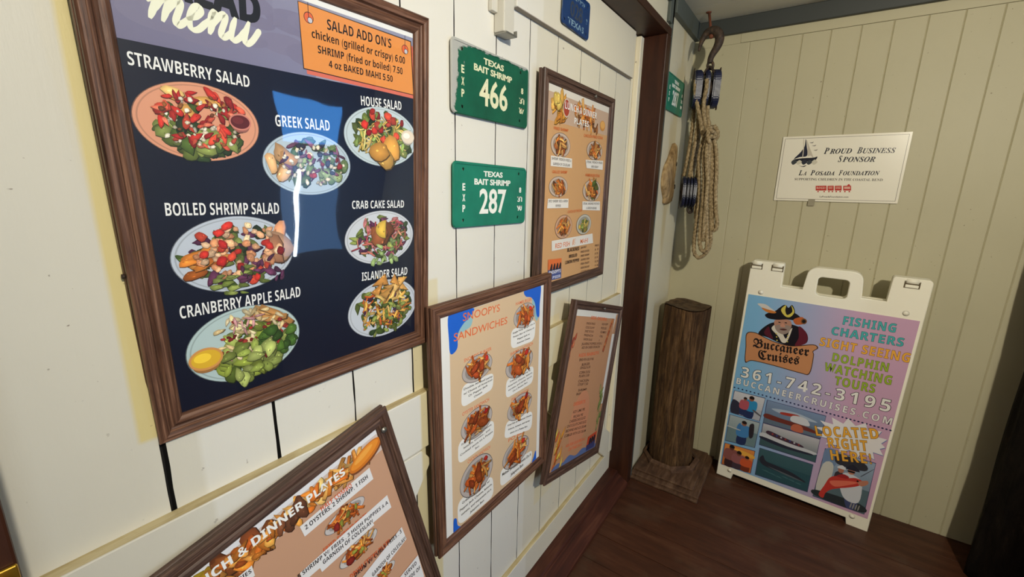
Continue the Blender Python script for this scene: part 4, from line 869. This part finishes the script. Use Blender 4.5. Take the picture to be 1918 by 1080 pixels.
for (a, b) in ((1363, 489), (1450, 502), (1717, 526)):
    u = {1363: U(1418, 494).x, 1450: U(1456.5, 500).x, 1717: U(1711, 525).x}[a]; mb = MB()
    mb.cyl((u-0.021, 0.011, AH/2-0.009), (u+0.021, 0.011, AH/2-0.009), 0.0115, 16, bev=0.003); mb.box((u-0.020, 0.0005, AH/2-0.034), (u+0.020, 0.012, AH/2-0.0215), 0, 0.003); mb.box((u-0.0235, 0.0028, AH/2-0.0355), (u+0.0235, 0.006, AH/2-0.008), 1)
    mb.build('hinge', [M_plastic, flat('hinge_slot_shadow', (92, 78, 52), 0.6)] if a == 1363 else [M_plastic, bpy.data.materials['hinge_slot_shadow']], e)
for q in (C5(393, 280), C5(1525, 445), C6(140, 622), C6(1025, 955)):
    c = U(*q); mb = MB(); mb.cyl((c.x, 0.006, c.y), (c.x, 0.0015, c.y), 0.011, 18, bev=0.002); mb.build('snap_stud', M_plastic, e)
# artwork
P.y = 0.0022; P.w = artR-artL; P.h = at_-ab; LB, PK = (124, 178, 216), (200, 160, 186)
def grad(u, v):
    t = (u-artL)/(artR-artL); s_ = (v-ab)/(at_-ab); k = min(1, max(0, (t-0.12)/0.62+(0.5-s_)*-0.1)); return tuple(a*(1-k)+b*k for a, b in zip(LB, PK))
N = 14
for i in range(N):
    u_, w_ = artL+(artR-artL)*i/N, artL+(artR-artL)*(i+1)/N
    P.poly([(u_, ab), (w_, ab), (w_, at_), (u_, at_)], [grad(u_, ab), grad(w_, ab), grad(w_, at_), grad(u_, at_)], False)
P.k = 4
OUTK = (24, 40, 44)
def head(b, q0, q1, cap, col, out): P.text(b, *q0, *q1, cap, col, 'b', 0.004, (out, 0.022), None, 1.12)
TE, YE, LG = (74, 172, 172), (236, 172, 62), (152, 178, 52)
head('FISHING', C5(1032, 528), C5(1440, 592), 15, TE, (14, 50, 58)); head('CHARTERS', C5(942, 606), C5(1500, 702), 14.5, TE, (14, 50, 58)); head('SIGHT SEEING', C5(850, 692), C5(1548, 826), 15.5, YE, (72, 46, 12))
head('DOLPHIN', C5(948, 812), C5(1382, 898), 15, LG, (40, 52, 10)); head('WATCHING', C5(886, 888), C5(1406, 1000), 15.5, LG, (40, 52, 10)); head('TOURS', C5(966, 995), C5(1278, 1064), 15.5, LG, (40, 52, 10))
P.text('361-742-3195', *C5(238, 935), *C6(1296, 199), 19, (236, 234, 226), 'b', 0.0, ((30, 26, 34), 0.03), None, 1.35)
P.text('BUCCANEERCRUISES.COM', *C5(203, 988), *C6(1308, 292), 11, (232, 230, 224), 'b', 0.0, ((60, 56, 74), 0.03), None, 1.35)
for i in range(40):
    t = i/39; a = Vector(C5(190, 1018)); b = Vector(C6(1303, 330)); q = a.lerp(b, t); c = U(*q); P.ell(c, .0042, .0036, (34, 40, 84), 8)
# scroll and sea captain emblem
kk = P.k
P.curve([C5(283, 598), C5(350, 590), C5(430, 630), C5(520, 668), C5(640, 694), C5(800, 684), C5(842, 712), C5(804, 740), C5(808, 775), C5(775, 912), C5(700, 908), C5(500, 852), C5(330, 812), C5(272, 822), C5(276, 700)], (70, 44, 30))
P.curve([C5(288, 604), C5(350, 596), C5(430, 636), C5(520, 674), C5(640, 700), C5(798, 690), C5(832, 712), C5(798, 738), C5(802, 775), C5(770, 906), C5(700, 902), C5(500, 846), C5(330, 806), C5(278, 814), C5(282, 700)], (196, 136, 92))
P.curve([C5(375, 600), C5(440, 535), C5(520, 510), C5(640, 530), C5(730, 570), C5(762, 630), C5(740, 680), C5(640, 696), C5(540, 672), C5(450, 630)], (22, 18, 26))
P.curve([C5(690, 545), C5(735, 575), C5(760, 630), C5(738, 680), C5(660, 694), C5(690, 630)], (96, 28, 44)); P.curve([C5(420, 590), C5(455, 545), C5(470, 590), C5(490, 640), C5(450, 625)], (84, 26, 40))
P.curve([C5(478, 560), C5(520, 530), C5(560, 590), C5(590, 640), C5(618, 580), C5(640, 560), C5(600, 660), C5(560, 668), C5(530, 620)], (214, 206, 190))
P.curve([C5(500, 500), C5(560, 488), C5(625, 500), C5(632, 550), C5(600, 592), C5(560, 600), C5(515, 570)], (178, 130, 108)); P.curve([C5(506, 540), C5(560, 530), C5(628, 545), C5(610, 590), C5(565, 606), C5(520, 580)], (150, 132, 122))
for q in (C5(540, 512), C5(590, 516)): P.ell(U(*q), .005, .0025, (28, 22, 24), 10)
P.curve([C5(545, 545), C5(565, 518), C5(585, 548)], (196, 140, 116)); P.curve([C5(540, 566), C5(570, 560), C5(600, 570), C5(570, 576)], (84, 44, 40))
P.curve([C5(430, 450), C5(500, 425), C5(560, 405), C5(640, 430), C5(700, 470), C5(690, 500), C5(600, 490), C5(520, 492), C5(450, 480)], (20, 18, 24)); P.curve([C5(505, 440), C5(560, 385), C5(590, 378), C5(610, 400), C5(640, 378), C5(660, 440), C5(600, 478)], (22, 20, 26))
P.curve([C5(552, 415), C5(592, 378), C5(585, 420), C5(600, 455), C5(640, 430), C5(632, 380), C5(656, 430), C5(625, 470), C5(585, 465)], (206, 190, 84))
P.curve([C5(370, 366), C5(430, 372), C5(470, 400), C5(510, 432), C5(450, 430), C5(400, 396)], (206, 202, 196)); P.curve([C5(400, 398), C5(450, 412), C5(512, 430), C5(500, 442), C5(440, 432)], (196, 118, 50))
P.curve([C5(650, 490), C5(720, 472), C5(735, 520), C5(670, 530)], (186, 96, 48)); P.ell(U(*C5(730, 505)), .011, .013, (120, 78, 40), 18); P.ell(U(*C5(730, 505)), .007, .008, (22, 18, 20), 16)
for k in range(3):
    P.ell(U(*C5(515+k*3, 600+k*26)), .003, .003, (206, 190, 84), 8); P.ell(U(*C5(606-k*2, 615+k*24)), .003, .003, (206, 190, 84), 8)
P.text('Buccaneer', *C5(333, 703), *C5(766, 776), 15, (26, 20, 22), 'fr', 0.012); P.text('Cruises', *C5(372, 796), *C5(692, 842), 15, (26, 20, 22), 'fr', 0.012)
# photographs
def photo(q, sky, sea, hor):
    P.pp([(a+(-1 if i in (0, 3) else 1), b+(-1 if i in (0, 1) else 1)) for i, (a, b) in enumerate(q)], (60, 56, 100)); P.pp(q, [sky, sky, sea, sea])
    l, r, br_, bl_ = [U(*x) for x in q]; P.poly([l.lerp(bl_, hor), r.lerp(br_, hor), br_, bl_], sea)
    return lambda s_, t: (lambda a, b: a.lerp(b, s_))(l.lerp(bl_, t), r.lerp(br_, t))
def blobp(f, pts, col): P.poly([Vector((v_.x, v_.y)) for v_ in smooth_path([(*f(*p), 0) for p in pts], 4, True)], col)
def man(f, x, y0, y1, wd, shirt, skin=(150, 98, 76), legs=(40, 52, 92)):
    H_ = y1-y0
    blobp(f, [(x-wd*.4, y0+H_*.62), (x+wd*.4, y0+H_*.62), (x+wd*.42, y1), (x-wd*.42, y1)], legs); blobp(f, [(x-wd*.6, y0+H_*.24), (x, y0+H_*.19), (x+wd*.6, y0+H_*.24), (x+wd*.55, y0+H_*.66), (x-wd*.55, y0+H_*.66)], shirt)
    P.ell(f(x, y0+H_*.11), .0065*wd/.2, .0085*wd/.2, skin, 14); P.ell(f(x, y0+H_*.07), .0066*wd/.2, .005*wd/.2, (34, 26, 26), 12)
qa = [C6(178, 44), C6(397, 100), C6(355, 263), C6(147, 196)]; f = photo(qa, (206, 206, 210), (176, 178, 186), .55); blobp(f, [(.0, .4), (.3, .55), (.35, .95), (.0, .98)], (50, 50, 66)); man(f, .60, .05, 1.0, .34, (48, 140, 190)); man(f, .40, .15, .95, .24, (178, 86, 96)); blobp(f, [(.75, .6), (1, .75), (1, .8), (.72, .66)], (90, 88, 96))
qb = [C6(145, 217), C6(358, 277), C6(320, 453), C6(112, 400)]; f = photo(qb, (170, 182, 184), (110, 134, 138), .45); man(f, .52, .08, 1.0, .34, (70, 130, 186)); blobp(f, [(.40, .2), (.32, .3), (.36, .5), (.44, .4)], (66, 120, 176)); blobp(f, [(.70, .2), (.84, .12), (.88, .6), (.76, .66)], (48, 42, 48)); blobp(f, [(0, .42), (.4, .46), (.4, .49), (0, .45)], (196, 196, 190))
qc = [C6(110, 422), C6(323, 482), C6(290, 638), C6(84, 570)]; f = photo(qc, (222, 140, 70), (196, 110, 54), .5); blobp(f, [(.4, .1), (.98, .2), (.98, .35), (.4, .25)], (234, 172, 70)); man(f, .25, .0, 1.0, .36, (140, 84, 78), (96, 56, 48), (60, 40, 44)); man(f, .52, .2, 1.0, .34, (150, 92, 92), (120, 70, 56), (70, 56, 66)); man(f, .80, .32, 1.0, .3, (206, 90, 50), (176, 90, 60), (120, 54, 34))
q = [C6(415, 112), C6(836, 228), C6(795, 388), C6(386, 272)]; f = photo(q, (124, 146, 178), (96, 112, 128), .62); blobp(f, [(.1, .3), (.5, .2), (.9, .36), (.6, .42), (.3, .42)], (170, 184, 200)); blobp(f, [(.28, .34), (.55, .28), (.6, .38), (.3, .44)], (168, 60, 48)); blobp(f, [(.48, .36), (.70, .34), (.78, .62), (.48, .62)], (206, 208, 212)); blobp(f, [(.02, .58), (.3, .62), (.7, .66), (.95, .78), (.95, .86), (.5, .82), (.02, .78)], (112, 52, 44)); blobp(f, [(.52, .72), (.66, .7), (.7, .98), (.5, .98)], (190, 104, 76))
q = [C6(385, 278), C6(793, 396), C6(758, 560), C6(357, 430)]; f = photo(q, (190, 188, 192), (62, 88, 92), .62); blobp(f, [(.02, .42), (.5, .52), (.98, .60), (.9, .74), (.5, .78), (.02, .66)], (196, 198, 202)); blobp(f, [(.12, .26), (.4, .36), (.72, .46), (.74, .56), (.4, .52), (.1, .42)], (70, 50, 64)); blobp(f, [(.02, .60), (.5, .70), (.92, .70), (.88, .78), (.4, .82), (.02, .72)], (44, 46, 62)); 
for k in range(7): P.ell(f(.2+k*.08, .36+k*.02), .004, .005, ((150, 60, 60), (60, 70, 130), (180, 180, 184))[k % 3], 8)
q = [C6(362, 458), C6(743, 580), C6(700, 773), C6(327, 645)]; f = photo(q, (62, 94, 100), (46, 80, 88), .4); blobp(f, [(.02, .40), (.08, .22), (.16, .40), (.4, .44), (.7, .52), (.95, .70), (.6, .66), (.3, .62), (.1, .56)], (44, 46, 56)); blobp(f, [(.2, .56), (.6, .62), (.9, .70), (.6, .67)], (92, 98, 104))
for k in range(6): blobp(f, [(.1+k*.13, .75+.03*(k % 3)), (.2+k*.13, .74+.03*(k % 3)), (.26+k*.12, .78+.03*(k % 3))], (70, 108, 112))
q = [C6(835, 462), C6(1196, 570), C6(1110, 934), C6(744, 800)]; f = photo(q, (150, 168, 190), (86, 106, 114), .55)
blobp(f, [(.0, .0), (.30, .0), (.26, .28), (.04, .36)], (110, 132, 164)); blobp(f, [(.03, .30), (.24, .28), (.22, .84), (.02, .88)], (198, 196, 186)); blobp(f, [(.26, .02), (.80, .06), (.84, .2), (.30, .22)], (52, 52, 60)); blobp(f, [(.03, .86), (.9, .84), (.96, .985), (.05, .985)], (44, 50, 54))
blobp(f, [(.60, .80), (.84, .78), (.80, .985), (.66, .985)], (66, 74, 112)); blobp(f, [(.46, .36), (.66, .34), (.84, .44), (.86, .82), (.60, .84), (.44, .6)], (204, 206, 212)); blobp(f, [(.30, .40), (.44, .36), (.48, .60), (.34, .66)], (62, 54, 60))
P.ell(f(.60, .28), .0125, .0155, (184, 122, 98), 16); blobp(f, [(.50, .22), (.60, .15), (.72, .21), (.74, .25), (.50, .26)], (40, 40, 52)); blobp(f, [(.53, .275), (.66, .27), (.66, .30), (.54, .305)], (24, 22, 26)); P.ell(f(.40, .32), .0105, .013, (172, 110, 88), 14); blobp(f, [(.32, .27), (.40, .22), (.48, .26), (.47, .29), (.33, .29)], (214, 214, 216))
blobp(f, [(.10, .90), (.16, .72), (.22, .54), (.34, .46), (.52, .44), (.70, .38), (.84, .40), (.80, .50), (.62, .60), (.44, .68), (.30, .76), (.22, .86), (.20, .97), (.12, .96)], (190, 58, 50)); blobp(f, [(.24, .60), (.44, .52), (.66, .46), (.76, .46), (.58, .57), (.36, .67)], (220, 112, 88)); blobp(f, [(.34, .46), (.46, .38), (.58, .40), (.54, .45)], (158, 40, 42)); blobp(f, [(.76, .44), (.92, .36), (.95, .42), (.84, .50)], (184, 122, 98)); P.ell(f(.755, .425), .004, .004, (24, 20, 20), 10)
for k in range(4): blobp(f, [(.72+k*.05, .97), (.73+k*.05, .88), (.75+k*.05, .88), (.74+k*.05, .97)], (150, 146, 140))
blobp(f, [(.80, .30), (.98, .12), (.985, .125), (.81, .31)], (60, 60, 66))
# burst
cb = U(*C6(1030, 385)); pts = []
for i in range(28):
    a = 2*math.pi*i/28; rx = .135*(1.0 if i % 2 == 0 else .70); ry = .085*(1.0 if i % 2 == 0 else .68); pts.append((min(cb.x+rx*math.cos(a), artR-.004), cb.y+ry*math.sin(a)))
P.poly([(p[0]+.002, p[1]-.003) for p in pts], (110, 130, 176)); P.poly(pts, (230, 226, 226))
head('LOCATED', C6(768, 367), C6(1222, 392), 17.5, YE, (66, 44, 14)); head('RIGHT', C6(856, 452), C6(1142, 480), 18, YE, (66, 44, 14)); head('HERE!', C6(876, 542), C6(1170, 572), 18, YE, (66, 44, 14))
P.build('printed_panel', M_vinyl, e, [(artL, ab), (artR, ab), (artR, at_), (artL, at_)], 0.0012)

# ------------------------------------------------------------------ log post in the corner and its moulded base
e = empty('log_post', (2.192, -0.236, 0.0345)); tag(e, 'weathered brown wooden log post standing on end in the corner', 'post')
rng = random.Random(4); mb = MB(); NA, NZ = 96, 70; Hh = 0.842
ph = [(rng.randint(2, 17), rng.uniform(0, 6.3), rng.uniform(0.4, 1.0)) for _ in range(14)]; cr = [(rng.uniform(0, 6.28), rng.uniform(0.0, .6), rng.uniform(.2, .45), rng.uniform(.02, .05)) for _ in range(12)]
def lr(th, z):
    r = 0.1055+0.004*math.cos(th-1)*math.sin(z*5); 
    for k, p, a in ph: r += 0.0011*a*math.sin(k*th+p+math.sin(z*6+p)*0.7)
    for t0, z0, ln, w_ in cr:
        d = abs((th-t0-0.15*math.sin(z*9+t0)+math.pi) % (2*math.pi)-math.pi)
        if z0 < z < z0+ln and d < w_: r -= 0.009*(1-d/w_)*math.sin(math.pi*(z-z0)/ln)
    return r
rings = []
for j in range(NZ+1):
    z = Hh*j/NZ; rings.append([mb.bm.verts.new((lr(2*math.pi*i/NA, z)*math.cos(2*math.pi*i/NA), lr(2*math.pi*i/NA, z)*math.sin(2*math.pi*i/NA), z+(0.006*math.sin(2*math.pi*i/NA*3) if j == NZ else 0))) for i in range(NA)])
for j in range(NZ):
    for i in range(NA):
        f_ = mb.bm.faces.new((rings[j][i], rings[j][(i+1) % NA], rings[j+1][(i+1) % NA], rings[j+1][i])); f_.smooth = True
mb.build('log_body', M_log, e)
mb = MB(); top = [[mb.bm.verts.new((v_*lr(2*math.pi*i/NA, Hh)*math.cos(2*math.pi*i/NA), v_*lr(2*math.pi*i/NA, Hh)*math.sin(2*math.pi*i/NA), Hh+0.002+0.006*v_*math.sin(2*math.pi*i/NA*3)+0.003*math.sin(v_*40))) for i in range(NA)] for v_ in (1.0, .86, .72, .58, .44, .30, .15)]
for a_, b_ in zip(top, top[1:]):
    for i in range(NA): mb.bm.faces.new((a_[i], a_[(i+1) % NA], b_[(i+1) % NA], b_[i]))
mb.bm.faces.new(top[-1]); mb.build('end_grain', M_logend, e)
e = empty('post_base', (2.16, -0.26, 0.0)); tag(e, 'stepped dusty brown moulding around the foot of the log post', 'base')
mb = MB(); mb.box((-0.205, -0.170, 0.0), (0.195, 0.155, 0.022), 0, 0.004); mb.build('lower_board', M_plinth, e)
mb = MB(); mb.box((-0.175, -0.140, 0.022), (0.19, 0.152, 0.034), 0, 0.004); mb.build('upper_board', M_plinth, e)
mb = MB(); mb.box((-0.225, -0.172, 0.0), (-0.2055, 0.155, 0.013), 0, 0.004); mb.build('shoe_strip', M_plinth, e)
mb = MB(); n = 8
def octo(r, z, rot=0.3): return [(0.032+r*math.cos(2*math.pi*i/n+rot), 0.024+r*math.sin(2*math.pi*i/n+rot), z) for i in range(n)]
for i in range(n):
    for (r1, z1, r2, z2) in ((0.150, 0.034, 0.148, 0.048), (0.148, 0.048, 0.128, 0.058), (0.128, 0.058, 0.121, 0.050)):
        a_, b_ = octo(min(r1, .125 if False else r1), z1), octo(r2, z2); j = (i+1) % n
        cl = lambda p: (min(p[0], 0.198), min(p[1], 0.152), p[2]); mb.face([cl(a_[i]), cl(a_[j]), cl(b_[j]), cl(b_[i])])
mb.build('octagonal_ring', M_plinth, e)

# ------------------------------------------------------------------ driftwood on the left wall
e = empty('driftwood', (2.105, YW-0.005, 1.49)); tag(e, 'pale driftwood piece with two dark holes hung beside the door casing', 'driftwood')
ol = [(2.140, 1.632), (2.166, 1.630), (2.176, 1.600), (2.168, 1.560), (2.180, 1.52), (2.178, 1.46), (2.172, 1.41), (2.168, 1.370), (2.12, 1.366), (2.075, 1.368), (2.07, 1.385), (2.06, 1.40), (2.035, 1.43), (2.02, 1.455), (2.024, 1.49), (2.04, 1.53), (2.08, 1.565), (2.115, 1.60)]
mb = MB(); rng = random.Random(6); L_ = [(p.x, p.z) for p in smooth_path([(a-2.105+rng.uniform(-.004, .004), 0, b-1.49+rng.uniform(-.004, .004)) for a, b in ol], 4, True)]
cen = (0.0, 0.0)
prev = None
for k, (sc, y) in enumerate(((1.0, 0.004), (1.02, -0.006), (0.93, -0.015), (0.7, -0.020), (0.35, -0.022))):
    ring = [mb.bm.verts.new((cen[0]+(p[0]-cen[0])*sc, y-(rng.uniform(0, .003) if k > 1 else 0), cen[1]+(p[1]-cen[1])*sc)) for p in L_]
    if prev:
        for i in range(len(L_)): mb.bm.faces.new((prev[i], prev[(i+1) % len(L_)], ring[(i+1) % len(L_)], ring[i])).smooth = True
    prev = ring
mb.bm.faces.new(prev); mb.build('wood_piece', M_drift, e)
for (a, b) in ((0.048, 0.055), (0.058, -0.048)):
    mb = MB(); mb.cyl((a, -0.008, b), (a, -0.0215, b), 0.011, 14); mb.build('knot_hole', M_black, e)

# ------------------------------------------------------------------ block and tackle hung in the corner
XT = 2.16
def BP(px, py, x=XT):
    d = rt*((px-959)/FOC)+up*(-(py-540)/FOC)+fw; t = (x-CAM.x)/d.x; return CAM+d*t
e = empty('block_and_tackle', (XT, -0.2, 1.0)); tag(e, 'old navy block and tackle with tan rope hanging from an iron hook in the corner', 'pulley'); EO = Vector(e.location)
def loc_tube(name, pts, r, mat, n=12, x=XT, smooth=8, amp=0.0, radii=None, parent=None, closed=False, mbx=None, mi=0):
    mb = mbx or MB(); P3 = []
    for p in pts: P3.append((BP(p[0], p[1], x+(p[2] if len(p) > 2 else 0)))-EO)
    sp = smooth_path(P3, smooth, closed)
    if amp:   # resample finely for the rope lay
        out = [sp[0]]; step = 0.0035
        for a, b in zip(sp, sp[1:]):
            m_ = max(1, int((b-a).length/step))
            for k in range(1, m_+1): out.append(a.lerp(b, k/m_))
        sp = out
    if closed: sp.append(sp[0])
    rad = None
    if radii:
        rad = [radii[0]+(radii[1]-radii[0])*i/(len(sp)-1) for i in range(len(sp))] if len(radii) == 2 else [radii[min(int(i/len(sp)*(len(radii)-1)), len(radii)-2)]*(1-((i/len(sp)*(len(radii)-1)) % 1))+radii[min(int(i/len(sp)*(len(radii)-1))+1, len(radii)-1)]*((i/len(sp)*(len(radii)-1)) % 1) for i in range(len(sp))]
    mb.tube(sp, r, n, mi, 2*math.pi/0.020, 3, amp, rad)
    if mbx is None: return mb.build(name, mat, parent or e)
# ceiling nail, hook
mb = MB(); q = BP(1333, 63)-EO; q2 = Vector((2.225, -0.180, ZC))-EO; mb.cyl((q.x, q.y, q.z-0.008), q2+Vector((0, 0, 0.004)), 0.0055, 10); mb.cyl(q2-Vector((0, 0, 0.004)), q2, 0.011, 12); mb.sphere((q.x, q.y, q.z-0.010), 0.010); mb.build('ceiling_spike', flat('rusty_spike', (112, 62, 40), 0.7), e)
loc_tube('iron_hook', [(1309, 96), (1312, 84), (1317, 72), (1324, 62), (1333, 57.5), (1342, 59), (1347.5, 67), (1347, 78), (1342, 90), (1335, 101), (1331, 110), (1330, 118)], 0.013, M_iron, 12, XT, 6, 0, (0.004, 0.009, 0.013, 0.017, 0.019, 0.019, 0.017, 0.014, 0.012, 0.012))
loc_tube('swivel_eye', [(1326, 120), (1330, 115), (1335, 118), (1335, 126), (1330, 129), (1325.5, 126)], 0.0055, M_iron, 8, XT, 5, 0, closed=True)
for k in (-0.022, 0.022): loc_tube('bail', [(1318, 140, k), (1323, 131, k*.7), (1329, 125, k*.3), (1335, 130, k*.7), (1339, 139, k)], 0.0055, M_iron, 8, XT, 5)
# upper block: three cheeks with sheaves between
def block(name, c, w, h, th, tilt, yaw, parent, nsheave=2, rope_ok=True):
    b = empty(name, Vector(c)-EO, (0, tilt, yaw)); b.parent = parent
    n_ = nsheave+1; gap = th/(n_*1.0+nsheave*0.9); x_ = -th/2
    mb = MB()
    for k in range(n_):
        rr_ = [(p[0], p[1]) for p in rr(w, h, min(w, h)*0.42, 8)]
        t_ = gap*(1.45 if k in (0, n_-1) else 0.9); mb.prism(rr_, x_, x_+t_, 0, bev=0.005); x_ += t_+gap*0.55
    mb.build('cheek', M_navy, b)
    mb = MB(); mb.cyl((0, -th*.47, 0), (0, th*.47, 0), w*0.34, 20); mb.build('sheave', M_iron, b)
    mb = MB(); mb.cyl((0, -th*.56, 0), (0, th*.54, 0), 0.008, 12); mb.box((-0.010, -th*.54, -h*.54), (0.010, -th*.505, h*.56), 0, 0.002); mb.box((-0.010, th*.505, -h*.54), (0.010, th*.54, h*.56), 0, 0.002); mb.build('strap', M_iron, b)
    return b
block('upper_block', BP(1321, 168), 0.108, 0.156, 0.102, 0.0, 0.40, e)
block('lower_block', BP(1288, 360, XT-0.02), 0.118, 0.140, 0.062, 0.10, 0.35, e, 3)
# falls between the blocks and the hank of spare rope
rp = MB(); RR = 0.0085
for pts in ([(1303, 150, -.055), (1302, 172, -.06), (1306, 196, -.05), (1312, 226, -.045), (1316, 250, -.05), (1324, 262, -.045), (1330, 252, -.04)],
            [(1324, 148, -.06), (1323, 165, -.062), (1319, 186, -.055), (1318, 210, -.045), (1322, 236, -.04), (1330, 256, -.035)],
            [(1310, 196, -.02), (1307, 230, -.015), (1300, 280, -.01), (1292, 325, -.02), (1289, 345, -.03)], [(1315, 197, 0), (1311, 240, 0), (1302, 300, 0), (1294, 340, -.01)], [(1300, 196, .01), (1297, 240, .01), (1289, 290, .012), (1281, 330, .01)],
            [(1326, 198, -.03), (1325, 215, -.03), (1329, 240, -.03), (1326, 258, -.03)]):
    loc_tube('', pts, RR, None, 9, XT, 8, 0.13, mbx=rp)
rp.build('falls', M_rope, e)
rp = MB()
for pts in ([(1320, 256, -.05), (1313, 276, -.05), (1309, 300, -.05), (1310, 340, -.05), (1309, 380, -.05), (1304, 420, -.05), (1300, 455, -.05), (1301, 474, -.05), (1308, 482, -.05), (1318, 478, -.05), (1327, 466, -.05), (1331, 448, -.05), (1331, 400, -.05), (1331, 340, -.05), (1332, 290, -.05), (1333, 264, -.05)],
            [(1324, 258, -.07), (1318, 290, -.07), (1319, 330, -.07), (1317, 370, -.07), (1313, 410, -.07), (1310, 445, -.07), (1313, 466, -.07), (1319, 470, -.07), (1324, 462, -.07), (1324, 430, -.07), (1323, 380, -.07), (1326, 330, -.07), (1328, 285, -.07), (1328, 260, -.07)],
            [(1336, 258, -.055), (1341, 280, -.055), (1342, 320, -.055), (1340, 360, -.055), (1341, 395, -.055), (1343, 415, -.055), (1341, 428, -.055), (1336, 430, -.05), (1334, 410, -.045), (1336, 370, -.045), (1336, 320, -.045), (1338, 280, -.045), (1335, 260, -.045)],
            [(1318, 260, -.035), (1311, 290, -.03), (1306, 330, -.03), (1303, 380, -.03), (1304, 410, -.03)], [(1328, 256, -.08), (1323, 290, -.085), (1325, 340, -.085), (1321, 390, -.08), (1318, 430, -.075), (1316, 452, -.07)]):
    loc_tube('', pts, RR, None, 9, XT, 8, 0.13, mbx=rp)
rp.build('rope_hank', M_rope, e)
rp = MB()
for pts in ([(1318, 250, -.06), (1324, 242, -.09), (1334, 246, -.09), (1340, 252, -.05), (1334, 262, -.02), (1322, 262, -.03), (1317, 254, -.07)], [(1322, 264, -.08), (1328, 256, -.10), (1338, 256, -.08), (1342, 246, -.05), (1336, 238, -.06), (1328, 242, -.09), (1326, 256, -.10), (1330, 268, -.09)], [(1338, 236, -.05), (1343, 244, -.06), (1344, 254, -.05), (1340, 262, -.04)]):
    loc_tube('', pts, RR, None, 9, XT, 8, 0.13, mbx=rp)
rp.build('knot', M_rope, e)
loc_tube('becket', [(1290, 386), (1288, 392), (1291, 398), (1296, 395), (1294, 388)], 0.006, M_iron, 8, XT, 5)

# ------------------------------------------------------------------ dark piling at the right edge and an added, unseen post that shades it
def piling(name, x, y, r, label, mat, seed):
    e = empty(name, (x, y, 0)); tag(e, label, 'post') if label else struct(e); rng = random.Random(seed); mb = MB(); NA, NZ = 64, 60
    ph = [(rng.randint(3, 19), rng.uniform(0, 6.3)) for _ in range(10)]; R_ = []
    for j in range(NZ+1):
        z = ZC*j/NZ; R_.append([mb.bm.verts.new(((r+sum(0.0018*math.sin(k*2*math.pi*i/NA+p+math.sin(z*5+p)) for k, p in ph))*math.cos(2*math.pi*i/NA), (r+sum(0.0018*math.sin(k*2*math.pi*i/NA+p+math.sin(z*5+p)) for k, p in ph))*math.sin(2*math.pi*i/NA), z)) for i in range(NA)])
    for j in range(NZ):
        for i in range(NA): mb.bm.faces.new((R_[j][i], R_[j][(i+1) % NA], R_[j+1][(i+1) % NA], R_[j+1][i])).smooth = True
    mb.bm.faces.new(R_[0]); mb.bm.faces.new(R_[-1]); mb.build('pile_shaft', mat, e); return e
e = piling('piling', 2.175, -1.545, 0.165, 'thick dark wooden piling in shadow at the right edge by the back wall', M_pile, 8)
piling('shade_post', 0.95, -1.608, 0.125, None, M_pile, 9)   # unseen post, added so its shadow falls along the right of the back wall
for o in [o for o in bpy.data.objects if o.name.startswith('tmp')]: bpy.data.objects.remove(o)
